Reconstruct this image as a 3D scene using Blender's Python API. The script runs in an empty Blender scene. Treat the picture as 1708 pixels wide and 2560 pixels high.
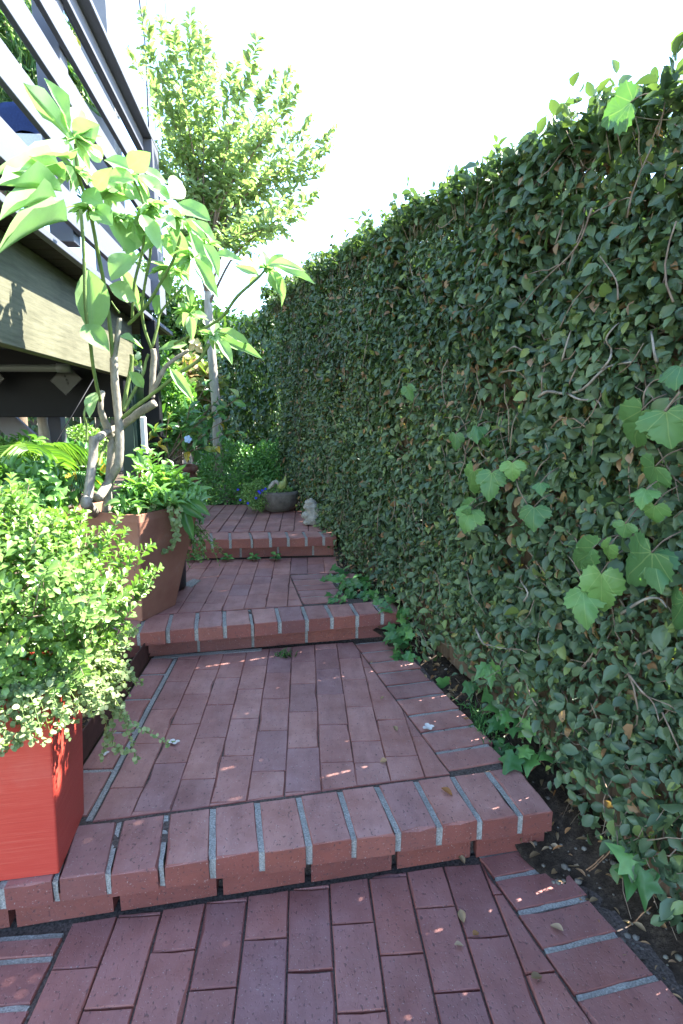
import bpy, bmesh, math, random
import numpy as np
from mathutils import Vector, Matrix
random.seed(7); rng = np.random.default_rng(7)
R = math.radians
scene = bpy.context.scene
COL = scene.collection

# ------------------------------------------------------------------ camera, sky, sun, exposure
CAM_H, FPX, PITCH, YAW = 1.16, 1390.0, R(9.596), R(3.815)
cd = bpy.data.cameras.new('camera'); cam = bpy.data.objects.new('camera', cd); COL.objects.link(cam)
cam.location = (0, 0, CAM_H); cam.rotation_euler = (R(90) - PITCH, 0, -YAW)
cd.sensor_fit = 'VERTICAL'; cd.sensor_height = 36; cd.sensor_width = 24.02; cd.lens = FPX / 2560 * 36
cd.clip_start = 0.05; cd.clip_end = 500
scene.camera = cam
SUN = Vector((0.93, 0.29, 1.20)).normalized()
w = bpy.data.worlds.new('World'); scene.world = w; w.use_nodes = True
wn = w.node_tree; bg = wn.nodes['Background']
sky = wn.nodes.new('ShaderNodeTexSky'); sky.sky_type = 'NISHITA'; sky.sun_disc = False
sky.sun_elevation = math.asin(SUN.z); sky.sun_rotation = math.atan2(SUN.x, SUN.y)
sky.air_density = 1.0; sky.dust_density = 0.4; sky.ozone_density = 2.0
wn.links.new(sky.outputs[0], bg.inputs[0]); bg.inputs[1].default_value = 0.15
sl = bpy.data.lights.new('sun', 'SUN'); so = bpy.data.objects.new('sun', sl); COL.objects.link(so)
sl.energy = 5.0; sl.angle = R(0.53); sl.color = (1.0, 0.95, 0.86)
so.rotation_euler = SUN.to_track_quat('Z', 'Y').to_euler(); so.location = (6, 7, 10)
scene.view_settings.view_transform = 'Standard'; scene.view_settings.look = 'None'
scene.view_settings.exposure = 2.8; scene.view_settings.gamma = 1.0
scene.view_settings.use_curve_mapping = False
scene.cycles.max_bounces = 8; scene.cycles.transparent_max_bounces = 4
scene.cycles.use_denoising = True

# a layout helper: the point at forward distance Y seen at photograph pixel (x, y)
_fw = Vector((math.sin(YAW) * math.cos(PITCH), math.cos(YAW) * math.cos(PITCH), -math.sin(PITCH)))
_rt = Vector((math.cos(YAW), -math.sin(YAW), 0)); _up = _rt.cross(_fw)
def at(x, y, Y):
    d = _fw + _rt * ((x - 854) / FPX) - _up * ((y - 1280) / FPX)
    return Vector((0, 0, CAM_H)) + d * (Y / d.y)
def dat(x, y, Y): return at(x * 1.0893, y * 1.0893, Y)
def c1(x, y, Y): return at(x * .54464, y * .54464, Y)
def c2(x, y, Y): return at(x * .54464, 800 + y * .54464, Y)
def c5(x, y, Y): return at(854 + x * .54464, 800 + y * .54464, Y)

# ------------------------------------------------------------------ object helpers
WO = {}
def setp(o, label=None, cat=None, group=None, kind=None):
    if label: o['label'] = label
    if cat: o['category'] = cat
    if group: o['group'] = group
    if kind: o['kind'] = kind
    return o
def thing(name, label, cat, loc=(0, 0, 0), group=None, kind=None):
    o = bpy.data.objects.new(name, None); COL.objects.link(o); o.location = loc
    o.empty_display_size = 0.05
    WO[o.name] = Vector(loc); return setp(o, label, cat, group, kind)
def obj(name, me, m, parent=None, loc=(0, 0, 0), M=None, kind=None):
    """one mesh object; loc / M are in world space"""
    o = bpy.data.objects.new(name, me); COL.objects.link(o)
    if m is not None and len(me.materials) == 0:
        for q in (m if isinstance(m, (list, tuple)) else [m]): me.materials.append(q)
    off = Vector((0, 0, 0))
    if parent is not None: o.parent = parent; off = WO[parent.name]
    if M is not None:
        o.matrix_basis = Matrix.Translation(-off) @ M; WO[o.name] = M.to_translation()
    else:
        o.location = Vector(loc) - off; WO[o.name] = Vector(loc)
    if kind: o['kind'] = kind
    return o
def mesh(name, V, F, smooth=False):
    me = bpy.data.meshes.new(name); me.from_pydata([tuple(v) for v in V], [], F); me.update()
    if smooth: me.polygons.foreach_set('use_smooth', [True] * len(me.polygons))
    return me
def fast_mesh(name, V, T, rnd=None, smooth=False, uv=None):
    V = np.asarray(V, np.float32); T = np.asarray(T, np.int32)
    me = bpy.data.meshes.new(name); n = len(T)
    me.vertices.add(len(V)); me.vertices.foreach_set('co', V.ravel())
    me.loops.add(n * 3); me.loops.foreach_set('vertex_index', T.ravel())
    me.polygons.add(n); me.polygons.foreach_set('loop_start', np.arange(0, n * 3, 3, dtype=np.int32))
    try: me.polygons.foreach_set('loop_total', np.full(n, 3, np.int32))
    except Exception: pass
    if smooth: me.polygons.foreach_set('use_smooth', np.ones(n, bool))
    me.update(calc_edges=True)
    if rnd is not None:
        a = me.attributes.new('rnd', 'FLOAT', 'POINT'); a.data.foreach_set('value', np.asarray(rnd, np.float32))
    if uv is not None:
        u = me.uv_layers.new(name='UVMap'); u.data.foreach_set('uv', np.asarray(uv, np.float32)[T.ravel()].ravel())
    return me
def bevel_box(name, sx, sy, sz, bev=0.003):
    bm = bmesh.new(); bmesh.ops.create_cube(bm, size=1)
    bmesh.ops.scale(bm, vec=(sx, sy, sz), verts=bm.verts)
    if bev: bmesh.ops.bevel(bm, geom=list(bm.edges), offset=bev, segments=1, affect='EDGES')
    me = bpy.data.meshes.new(name); bm.to_mesh(me); bm.free(); return me
def box(name, lo, hi, m, parent=None, bev=0.003, rz=0.0):
    lo, hi = Vector(lo), Vector(hi); s = hi - lo; c = (lo + hi) / 2
    return obj(name, bevel_box(name, s.x, s.y, s.z, bev), m, parent, M=Matrix.Translation(c) @ Matrix.Rotation(rz, 4, 'Z'))
def smooth_path(P, n=4):
    P = [Vector(p) for p in P]
    if len(P) < 3: return [P[0].lerp(P[-1], i / n) for i in range(n + 1)]
    out = []
    for i in range(len(P) - 1):
        a = P[max(i - 1, 0)]; b = P[i]; c = P[i + 1]; d = P[min(i + 2, len(P) - 1)]
        for k in range(n):
            t = k / n
            out.append(0.5 * ((2 * b) + (c - a) * t + (2 * a - 5 * b + 4 * c - d) * t * t + (3 * b - a - 3 * c + d) * t ** 3))
    out.append(P[-1]); return out
def tube(P, rad, sides=7, jit=0.0):
    """returns verts, tri faces of a tapering tube; rad scalar, (r0, r1) or a list"""
    n = len(P); P = [Vector(p) for p in P]
    if isinstance(rad, (int, float)): rad = (rad, rad)
    if len(rad) != n:
        k = len(rad) - 1; rr = []
        for i in range(n):
            f = i / (n - 1) * k; j = min(int(f), k - 1); rr.append(rad[j] + (rad[j + 1] - rad[j]) * (f - j))
        rad = rr
    V = []; F = []; ref = Vector((0.31, 0.17, 0.93))
    for i in range(n):
        d = (P[min(i + 1, n - 1)] - P[max(i - 1, 0)]).normalized()
        if i == 0:
            u = d.cross(ref); u = u.normalized() if u.length > 1e-4 else d.orthogonal().normalized()
        else:
            u = (u - d * u.dot(d)).normalized()
        v = d.cross(u)
        for k in range(sides):
            a = 2 * math.pi * k / sides; r = rad[i] * (1 + random.uniform(-jit, jit))
            V.append(P[i] + (u * math.cos(a) + v * math.sin(a)) * r)
    for i in range(n - 1):
        for k in range(sides):
            a = i * sides + k; b = i * sides + (k + 1) % sides
            F.append((a, b, b + sides)); F.append((a, b + sides, a + sides))
    b0 = len(V); V.append(P[0]); V.append(P[-1]); e = (n - 1) * sides
    for k in range(sides):
        F.append((b0, (k + 1) % sides, k)); F.append((b0 + 1, e + k, e + (k + 1) % sides))
    return V, F
def tube_obj(name, P, rad, m, parent, sides=7, jit=0.04, n=4):
    V, F = tube(smooth_path(P, n), rad, sides, jit)
    return obj(name, mesh(name, V, F, True), m, parent)
def merge(parts):
    V = []; F = []
    for v, f in parts:
        o = len(V); V += list(v); F += [tuple(i + o for i in t) for t in f]
    return V, F
def lathe(prof, seg=40, jit=0.0, cap=True):
    V = []; F = []; n = len(prof)
    for r, z in prof:
        for k in range(seg):
            a = 2 * math.pi * k / seg; q = r * (1 + random.uniform(-jit, jit)); V.append((q * math.cos(a), q * math.sin(a), z))
    for i in range(n - 1):
        for k in range(seg):
            a = i * seg + k; b = i * seg + (k + 1) % seg; F.append((a, b, b + seg, a + seg))
    if cap: F.append(tuple(reversed(range(seg))))
    return V, F

# ------------------------------------------------------------------ materials
class NT:
    def __init__(s, name):
        s.m = bpy.data.materials.new(name); s.m.use_nodes = True; s.t = s.m.node_tree; s.n = s.t.nodes
        s.p = s.n['Principled BSDF']; s.out = s.n['Material Output']; s.pos = None
    def N(s, ty, **kw):
        o = s.n.new('ShaderNode' + ty)
        for k, v in kw.items(): setattr(o, k, v)
        return o
    def L(s, a, b): s.t.links.new(a, b)
    def P(s):
        if s.pos is None: s.pos = s.N('NewGeometry').outputs['Position']
        return s.pos
    def noise(s, scale, detail=4, rough=0.55, stretch=None, vec=None):
        v = vec or s.P()
        if stretch:
            mp = s.N('Mapping'); mp.inputs['Scale'].default_value = stretch; s.L(v, mp.inputs[0]); v = mp.outputs[0]
        o = s.N('TexNoise'); o.inputs['Scale'].default_value = scale; o.inputs['Detail'].default_value = detail
        o.inputs['Roughness'].default_value = rough; s.L(v, o.inputs['Vector']); return o.outputs[0]
    def ramp(s, fac, stops, interp='LINEAR'):
        r = s.N('ValToRGB'); cr = r.color_ramp; cr.interpolation = interp
        while len(cr.elements) < len(stops): cr.elements.new(0.5)
        for e, (p, c) in zip(cr.elements, stops):
            e.position = p; e.color = (c, c, c, 1) if isinstance(c, (int, float)) else (*c, 1)
        s.L(fac, r.inputs[0]); return r.outputs[0]
    def mix(s, fac, a, b, bt='MIX'):
        o = s.N('MixRGB', blend_type=bt)
        for i, q in zip((0, 1, 2), (fac, a, b)):
            if isinstance(q, (int, float)): o.inputs[i].default_value = q if i == 0 else (q, q, q, 1)
            elif isinstance(q, tuple): o.inputs[i].default_value = (*q, 1)
            else: s.L(q, o.inputs[i])
        return o.outputs[0]
    def bump(s, h, strength=0.4, dist=0.002):
        b = s.N('Bump'); b.inputs['Strength'].default_value = strength; b.inputs['Distance'].default_value = dist
        s.L(h, b.inputs['Height']); s.L(b.outputs[0], s.p.inputs['Normal'])
    def base(s, c, rough=0.7, spec=0.5):
        if isinstance(c, tuple): s.p.inputs['Base Color'].default_value = (*c, 1)
        else: s.L(c, s.p.inputs['Base Color'])
        if isinstance(rough, float): s.p.inputs['Roughness'].default_value = rough
        else: s.L(rough, s.p.inputs['Roughness'])
        s.p.inputs['Specular IOR Level'].default_value = spec; return s.m

def mat_brick(name='brick', wear=1.0, tone=(1.0, 1.0, 1.0)):
    t = NT(name); oi = t.N('ObjectInfo').outputs['Random']
    c = t.ramp(oi, [(0, (.19, .055, .045)), (.3, (.28, .085, .058)), (.6, (.23, .066, .052)), (.85, (.32, .11, .078)), (1, (.16, .055, .054))])
    n1 = t.noise(14, 5); c = t.mix(.5, c, t.ramp(n1, [(.3, .6), (.7, 1.0)]), 'MULTIPLY')
    # foot-worn, dusty upper faces; the clean fired colour stays on the sides
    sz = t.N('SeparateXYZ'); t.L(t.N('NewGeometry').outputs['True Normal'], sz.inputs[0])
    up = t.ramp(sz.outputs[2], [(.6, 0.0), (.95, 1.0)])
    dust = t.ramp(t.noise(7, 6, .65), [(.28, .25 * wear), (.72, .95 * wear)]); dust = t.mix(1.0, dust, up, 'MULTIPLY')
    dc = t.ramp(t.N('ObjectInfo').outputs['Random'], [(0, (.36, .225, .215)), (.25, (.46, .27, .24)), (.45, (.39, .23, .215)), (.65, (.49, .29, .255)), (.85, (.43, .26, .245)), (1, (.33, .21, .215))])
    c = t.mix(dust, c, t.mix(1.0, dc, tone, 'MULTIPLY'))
    c = t.mix(t.ramp(t.noise(2.2, 5, .6), [(.5, 0.0), (.8, .45)]), c, (.17, .085, .09))
    streak = t.ramp(t.noise(60, 3, .6, (.5, .12, 1)), [(.5, 0.0), (.72, .3)])
    c = t.mix(streak, c, (.14, .06, .06))
    sp = t.ramp(t.noise(150, 2, .5, (1, .6, 1)), [(.645, 0.0), (.69, .6)])
    c = t.mix(sp, c, (.045, .03, .035))
    lt = t.ramp(t.noise(240, 1, .5), [(.70, 0.0), (.74, .5)])
    c = t.mix(lt, c, (.45, .40, .38))
    h = t.mix(.5, t.noise(120, 4, .65), t.ramp(t.noise(150, 2, .5, (1, .6, 1)), [(.58, 1.0), (.68, 0.0)]))
    t.bump(h, .6, .0025); return t.base(c, .58, .5)
def mat_mortar():
    t = NT('mortar'); c = t.ramp(t.noise(220, 3, .7), [(.3, (.17, .165, .155)), (.55, (.36, .35, .325)), (.75, (.52, .50, .46))])
    c = t.mix(t.ramp(t.noise(9, 4), [(.45, 0.0), (.7, .6)]), c, (.2, .19, .17))
    t.bump(t.noise(180, 4, .7), .9, .004); return t.base(c, .95, .2)
def mat_joint_sand():
    t = NT('joint_sand'); c = t.ramp(t.noise(150, 4, .7), [(.3, (.035, .028, .025)), (.7, (.15, .12, .105))])
    t.bump(t.noise(160, 4), .8, .004); return t.base(c, 1.0, .1)
def mat_soil(name='soil', k=1.0):
    t = NT(name); c = t.ramp(t.noise(38, 8, .72), [(.28, (.018 * k, .013 * k, .010 * k)), (.55, (.062 * k, .046 * k, .035 * k)), (.75, (.15 * k, .115 * k, .085 * k))])
    t.bump(t.noise(60, 8, .75), 1.0, .012); return t.base(c, 1.0, .1)
def mat_ground():
    t = NT('ground'); c = t.ramp(t.noise(9, 8, .7), [(.3, (.05, .045, .028)), (.6, (.11, .10, .06)), (.8, (.17, .14, .09))])
    t.bump(t.noise(30, 8, .75), 1.0, .02); return t.base(c, 1.0, .1)
def leafmat(name, stops, trans=.35, rough=.42, spec=.5, tcol=(1.15, 1.3, .45), veins=0, mott=.35):
    t = NT(name); a = t.N('Attribute'); a.attribute_name = 'rnd'
    c = t.ramp(a.outputs['Fac'], stops)
    c = t.mix(mott, c, t.ramp(t.noise(55, 3, .6), [(.3, .5), (.7, 1.0)]), 'MULTIPLY')
    if veins:
        uv = t.N('UVMap'); sx = t.N('SeparateXYZ'); t.L(uv.outputs[0], sx.inputs[0])
        def M(op, a, b=None):
            o = t.N('Math', operation=op)
            for i, q in enumerate((a, b)):
                if q is None: continue
                if isinstance(q, (int, float)): o.inputs[i].default_value = q
                else: t.L(q, o.inputs[i])
            return o.outputs[0]
        ax = M('ABSOLUTE', M('SUBTRACT', sx.outputs[0], .5))
        mid = M('LESS_THAN', ax, .016)
        if veins == 7:      # palmate veins from the stalk
            an = M('ARCTAN2', ax, M('ADD', sx.outputs[1], .02)); rr_ = M('SQRT', M('ADD', M('MULTIPLY', ax, ax), M('MULTIPLY', sx.outputs[1], sx.outputs[1])))
            da = M('ABSOLUTE', M('SUBTRACT', M('FRACT', M('ADD', M('DIVIDE', an, .62), .5)), .5)); mid = M('LESS_THAN', M('MULTIPLY', M('MULTIPLY', da, .62), rr_), .010)
        diag = M('FRACT', M('MULTIPLY', M('SUBTRACT', sx.outputs[1], M('MULTIPLY', ax, .75)), float(veins)))
        side = M('MULTIPLY', M('LESS_THAN', diag, .08), .0 if veins == 7 else .45)
        v = M('MAXIMUM', mid, side)
        c = t.mix(M('MULTIPLY', v, .28), c, (.36, .46, .18))
        t.bump(v, .2, .002)
    t.base(c, rough, spec)
    tr = t.N('BsdfTranslucent'); tc = t.mix(1.0, c, tcol, 'MULTIPLY'); t.L(tc, tr.inputs[0])
    ms = t.N('MixShader'); ms.inputs[0].default_value = trans
    t.L(t.p.outputs[0], ms.inputs[1]); t.L(tr.outputs[0], ms.inputs[2]); t.L(ms.outputs[0], t.out.inputs[0]); return t.m
def mat_bark(name, a, b, scale=30, stretch=(1, 1, .25), rough=.85):
    t = NT(name); n = t.noise(scale, 6, .65, stretch); c = t.ramp(n, [(.3, a), (.7, b)])
    t.bump(t.noise(scale * 2.2, 5, .7, stretch), .7, .004); return t.base(c, rough, .25)
def mat_plain(name, c, rough=.6, spec=.4, var=.25, scale=40, bump=.15, stretch=None, dist=.002):
    t = NT(name); n = t.noise(scale, 5, .6, stretch)
    cc = t.mix(var, c, t.ramp(n, [(.3, .35), (.7, 1.0)]), 'MULTIPLY'); t.bump(n, bump, dist); return t.base(cc, rough, spec)
def mat_wood(name, a, b, axis='Z', rough=.8, scale=1.0):
    st = {'Z': (26, 26, 1.6), 'Y': (26, 1.6, 26), 'X': (1.6, 26, 26)}[axis]
    t = NT(name); n = t.noise(2.6 * scale, 6, .7, st); n2 = t.noise(6, 4)
    c = t.ramp(n, [(.3, a), (.68, b)]); c = t.mix(.45, c, t.ramp(n2, [(.3, .45), (.7, 1.0)]), 'MULTIPLY')
    t.bump(n, .5, .002); return t.base(c, rough, .25)

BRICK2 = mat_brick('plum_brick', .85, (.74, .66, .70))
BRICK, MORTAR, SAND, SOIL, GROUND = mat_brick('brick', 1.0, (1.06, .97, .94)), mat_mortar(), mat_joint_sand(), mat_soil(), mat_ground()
FIG = leafmat('fig_leaf', [(0, (.058, .104, .060)), (.35, (.088, .148, .077)), (.65, (.126, .194, .086)), (.86, (.18, .26, .095)), (.945, (.24, .30, .08)), (.96, (.26, .14, .06)), (1, (.38, .24, .13))], .26, .42, .5, mott=.22)
FIG2 = leafmat('vine_leaf', [(0, (.045, .095, .042)), (.6, (.08, .15, .055)), (.9, (.13, .21, .07)), (1, (.24, .24, .08))], .3, .4, .5)
IVY = leafmat('ivy_leaf', [(0, (.045, .14, .04)), (.6, (.085, .22, .06)), (1, (.15, .32, .08))], .25, .38, .5)
GRAPE = leafmat('grape_ivy_leaf', [(0, (.075, .18, .06)), (.6, (.115, .255, .08)), (1, (.18, .34, .09))], .28, .45, .45, veins=7, mott=.2)
TRUMPET = leafmat('trumpet_leaf', [(0, (.22, .38, .15)), (.5, (.31, .48, .20)), (.9, (.41, .56, .26)), (1, (.48, .55, .2))], .42, .5, .4, tcol=(1.0, 1.2, .62), veins=9, mott=.15)
BOX = leafmat('boxwood_leaf', [(0, (.11, .22, .055)), (.5, (.19, .34, .09)), (1, (.31, .47, .15))], .3, .3, .55)
BOXD = leafmat('dark_box_leaf', [(0, (.08, .21, .055)), (.6, (.14, .33, .085)), (1, (.24, .45, .12))], .25, .38, .5)
HERB = leafmat('herb_leaf', [(0, (.15, .25, .09)), (.5, (.30, .39, .18)), (1, (.46, .52, .30))], .35, .7, .25)
GARD = leafmat('gardenia_leaf', [(0, (.09, .22, .06)), (.5, (.16, .34, .09)), (1, (.28, .48, .15))], .35, .3, .55)
LEMON = leafmat('lemon_leaf', [(0, (.045, .14, .045)), (.6, (.09, .24, .07)), (.86, (.17, .35, .10)), (.9, (.42, .32, .03)), (1, (.5, .38, .04))], .3, .3, .6)
MYRTLE = leafmat('myrtle_leaf', [(0, (.20, .29, .13)), (.5, (.28, .38, .17)), (1, (.38, .48, .24))], .5, .4, .45, tcol=(1.02, 1.15, .6))
HYDR = leafmat('hydrangea_leaf', [(0, (.14, .22, .07)), (.5, (.26, .30, .09)), (.8, (.40, .28, .13)), (1, (.38, .17, .11))], .4, .5, .4)
TREED = leafmat('tree_leaf', [(0, (.03, .075, .025)), (.6, (.06, .13, .035)), (1, (.12, .2, .05))], .35, .45, .4)
WILLOW = leafmat('feathery_leaf', [(0, (.06, .15, .04)), (.6, (.11, .23, .05)), (1, (.2, .3, .07))], .4, .45, .4)
YELL = leafmat('yellow_leaf', [(0, (.22, .26, .05)), (.6, (.38, .36, .06)), (1, (.5, .4, .08))], .45, .5, .4)
PALM = leafmat('palm_leaf', [(0, (.05, .14, .03)), (.6, (.13, .27, .05)), (1, (.22, .36, .07))], .35, .4, .5)
DEAD = leafmat('dead_leaf', [(0, (.22, .14, .075)), (.5, (.35, .25, .15)), (.8, (.42, .18, .06)), (1, (.55, .45, .32))], .2, .75, .2)
TWIG = mat_bark('twig', (.15, .105, .075), (.36, .28, .21), 60)
GREYBARK = mat_bark('grey_bark', (.17, .145, .12), (.40, .36, .30), 40, (1, 1, .5))
PALEBARK = mat_bark('pale_bark', (.26, .23, .19), (.50, .46, .40), 22, (1, 1, .3))
BROWNBARK = mat_bark('brown_bark', (.10, .07, .05), (.24, .18, .13), 30)
GREENSTEM = mat_bark('green_stem', (.10, .16, .045), (.20, .27, .08), 45, (1, 1, .4), .55)
FENCEWOOD = mat_wood('fence_wood', (.10, .06, .038), (.26, .17, .11), 'Z')
OLDFENCE = mat_wood('grey_fence_wood', (.16, .145, .13), (.34, .31, .28), 'Z')
PAINT = mat_plain('charcoal_paint', (.105, .11, .135), .55, .35, .2, 60, .12, (8, .6, 8))
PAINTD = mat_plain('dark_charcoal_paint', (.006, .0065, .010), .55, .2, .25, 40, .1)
FASCIA = mat_wood('stained_fascia_wood', (.085, .085, .052), (.165, .16, .105), 'Y', .7)
UNDER = mat_wood('dark_stained_wood', (.018, .015, .013), (.045, .036, .03), 'X')
JOIST = mat_wood('joist_wood', (.07, .045, .028), (.14, .095, .06), 'Y')
STEEL = mat_plain('galvanised_steel', (.03, .033, .034), .42, .5, .25, 50, .1)
PIPE = mat_plain('grey_pipe', (.13, .14, .14), .45, .5, .15, 30, .05)
RUST = mat_plain('rusted_steel', (.10, .048, .038), .8, .25, .5, 35, .35)
BLACKPOT = mat_plain('black_pot_glaze', (.022, .024, .03), .45, .5, .4, 40, .15)
def mat_terracotta(name, a, b):
    t = NT(name); c = t.ramp(t.noise(5, 7, .65), [(.3, a), (.7, b)])
    c = t.mix(t.ramp(t.noise(11, 6, .7), [(.56, 0.0), (.78, .4)]), c, (.47, .36, .29))
    t.bump(t.noise(70, 5), .25, .002); return t.base(c, .8, .25)
TERRA = mat_terracotta('terracotta', (.27, .12, .08), (.38, .19, .13))
URN = mat_terracotta('dark_terracotta', (.15, .058, .042), (.24, .10, .07))
def mat_red():
    t = NT('red_glaze'); n = t.noise(3.2, 6, .7, (2.2, 2.2, 95)); c = t.ramp(n, [(.25, (.48, .042, .027)), (.52, (.55, .064, .042)), (.80, (.61, .135, .09))])
    c = t.mix(t.ramp(t.noise(6, 5), [(.58, 0.0), (.8, .25)]), c, (.62, .26, .2))
    t.bump(n, .35, .002); return t.base(c, .42, .5)
REDPOT = mat_red()
def mat_stone(name, a, b, sc=22):
    t = NT(name); c = t.ramp(t.noise(sc, 7, .7), [(.3, a), (.7, b)])
    c = t.mix(t.ramp(t.noise(7, 5), [(.5, 0.0), (.72, .5)]), c, (.14, .15, .10))
    t.bump(t.noise(sc * 3, 6, .75), .9, .006); return t.base(c, .95, .15)
BOWLSTONE = mat_stone('bowl_stone', (.085, .075, .07), (.20, .175, .155))
FIGURESTONE = mat_stone('figure_stone', (.20, .19, .165), (.44, .42, .37), 40)
PEBBLE = mat_stone('pebble_stone', (.09, .08, .07), (.26, .235, .20), 30)
GOURD = mat_plain('gourd_skin', (.30, .34, .10), .5, .4, .3, 30, .1)
BLUEFAB = mat_plain('blue_fabric', (.035, .055, .14), .9, .1, .4, 120, .3)
WHITEFAB = mat_plain('white_fabric', (.72, .72, .74), .9, .1, .2, 120, .3)
PETAL = mat_plain('white_petal', (.75, .70, .66), .7, .2, .2, 60, .1)
FADED = mat_plain('faded_petal', (.75, .66, .42), .7, .2, .4, 60, .2)
BLUEFL = mat_plain('blue_petal', (.05, .06, .55), .6, .2, .2, 60, .1)
PALEBLUE = mat_plain('pale_blue_glint', (.35, .52, .78), .6, .2, .15, 60, .1)  # light caught on a citrus leaf, put into the colour
CABLE = mat_plain('cable_rubber', (.03, .03, .035), .6, .3, .1)
WALLG = mat_plain('grey_wall_paint', (.22, .22, .24), .7, .2, .2, 12, .1)
WHITEP = mat_plain('white_metal_paint', (.62, .63, .64), .4, .4, .1, 12, .05)

# ------------------------------------------------------------------ leaf helpers
def leaf_tpl(prof, fold=.25, droop=.25, cols=1):
    """unit leaf: y along length 0..1, x across, z normal; prof = [(t, halfwidth)]"""
    V = []; T = []; rows = []
    for t, hw in prof:
        if hw == 0: rows.append([len(V)]); V.append((0, t, -droop * t * t))
        else:
            row = []
            for k in range(-cols, cols + 1):
                x = hw * k / cols
                row.append(len(V)); V.append((x, t, -droop * t * t + fold * abs(x)))
            rows.append(row)
    for a, b in zip(rows[:-1], rows[1:]):
        if len(a) == 1:
            for k in range(len(b) - 1): T.append((a[0], b[k + 1], b[k]))
        elif len(b) == 1:
            for k in range(len(a) - 1): T.append((a[k], a[k + 1], b[0]))
        else:
            for k in range(len(a) - 1): T.append((a[k], a[k + 1], b[k + 1])); T.append((a[k], b[k + 1], b[k]))
    return np.array(V, float), np.array(T, int)
def lobe_tpl(outline, cup=.18, inner=.5):
    """lobed leaf, petiole at origin, outline points around it (x, y)"""
    o = np.array(outline, float); n = len(o); c = np.array([0, .30])
    V = [(0, .30, 0)]
    for p in o:
        q = c + (p - c) * inner; V.append((q[0], q[1], .03))
    for p in o:
        d = np.linalg.norm(p - c); V.append((p[0], p[1], .05 - cup * d * d * 1.6))
    T = []
    for i in range(n):
        j = (i + 1) % n
        T.append((0, 1 + i, 1 + j)); T.append((1 + i, 1 + n + i, 1 + n + j)); T.append((1 + i, 1 + n + j, 1 + j))
    return np.array(V, float), np.array(T, int)
OV = leaf_tpl([(0, 0), (.22, .36), (.55, .5), (.82, .3), (1, 0)], .35, .2)
OBO = leaf_tpl([(0, 0), (.35, .26), (.68, .5), (.9, .36), (1, 0)], .3, .15)
OV3 = leaf_tpl([(0, 0), (.12, .2), (.28, .4), (.5, .5), (.72, .4), (.9, .17), (1, 0)], .35, .28, 2)
LAN = leaf_tpl([(0, 0), (.25, .38), (.55, .5), (.8, .28), (1, 0)], .4, .3)
STRAP = leaf_tpl([(0, .3), (.4, .5), (.75, .4), (1, 0)], .3, .4)
ROUND = leaf_tpl([(0, 0), (.25, .45), (.6, .5), (.9, .28), (1, 0)], .2, .12)
_iv = [(0, 0), (.18, -.13), (.42, -.02), (.33, .16), (.52, .38), (.24, .46), (.13, .68), (0, 1.0)]
IVYT = lobe_tpl(_iv + [(-x, y) for x, y in reversed(_iv[1:-1])])
_gr = [(0, .02), (.10, -.08), (.22, -.14), (.28, -.09), (.38, -.10), (.41, -.02), (.50, .0), (.50, .09), (.58, .15), (.54, .24), (.60, .34), (.52, .37), (.50, .46), (.40, .44), (.33, .47), (.37, .55), (.31, .60), (.32, .70), (.24, .74), (.22, .83), (.13, .86), (.09, .94), (0, 1.02)]
GRAPET = lobe_tpl(_gr + [(-x, y) for x, y in reversed(_gr[1:-1])], .30)
def norm(a): return a / np.maximum(np.linalg.norm(a, axis=-1, keepdims=True), 1e-9)
def frames(D, Nn):
    D = norm(D); Nn = norm(Nn - (Nn * D).sum(-1, keepdims=True) * D); return np.cross(D, Nn), D, Nn
def scatter(P, D, Nn, L, W, rnd, tpl, zs=None):
    V, T = tpl; X, D, Nn = frames(D, Nn); L = np.asarray(L)[:, None]; W = np.asarray(W)[:, None]
    v = P[:, None, :] + X[:, None, :] * (V[None, :, 0] * W)[..., None] + D[:, None, :] * (V[None, :, 1] * L)[..., None] + Nn[:, None, :] * (V[None, :, 2] * (L if zs is None else zs))[..., None]
    k = len(V); n = len(P); tt = T[None] + (np.arange(n) * k)[:, None, None]
    return v.reshape(-1, 3), tt.reshape(-1, 3), np.repeat(rnd, k), np.tile(np.stack([V[:, 0] + .5, V[:, 1]], 1), (n, 1))
def leaves_obj(name, P, D, Nn, L, W, rnd, tpl, m, parent, kind='stuff', smooth=True):
    V, T, r, uv = scatter(np.asarray(P, float), np.asarray(D, float), np.asarray(Nn, float), L, W, rnd, tpl)
    return obj(name, fast_mesh(name, V, T, r, smooth, uv), m, parent, kind=kind)
LEAFMESH = {}
def leaf_mesh(key, tpl, m, nvar=6):
    if key not in LEAFMESH:
        out = []
        for i in range(nvar):
            V, T = tpl; V = V.copy(); V[:, 2] += .10 * (i / nvar - .5) * np.sin(V[:, 1] * 3.0) * (1 + V[:, 0]); V[:, 0] *= 1 + .12 * math.sin(i * 2.1)
            if key in ('grape', 'ivy'): V[:, 2] += .055 * np.sin(V[:, 0] * 8 + V[:, 1] * 3 + i * 1.7) + (.22 * (i % 3 - 1) + .1) * V[:, 0] ** 2
            me = fast_mesh(key, V, T, np.full(len(V), (i + .5) / nvar), True, np.stack([V[:, 0] + .5, V[:, 1]], 1)); me.materials.append(m); out.append(me)
        LEAFMESH[key] = out
    return LEAFMESH[key]
def one_leaf(meshes, P, D, Nn, L, W, parent, name='leaf', i=None):
    X, D, Nn = frames(np.array([D], float), np.array([Nn], float)); X, D, Nn = Vector(X[0]), Vector(D[0]), Vector(Nn[0])
    M = Matrix(((X.x * W, D.x * L, Nn.x * L, P[0]), (X.y * W, D.y * L, Nn.y * L, P[1]), (X.z * W, D.z * L, Nn.z * L, P[2]), (0, 0, 0, 1)))
    return obj(name, meshes[random.randrange(len(meshes)) if i is None else i], None, parent, M=M)
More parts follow.
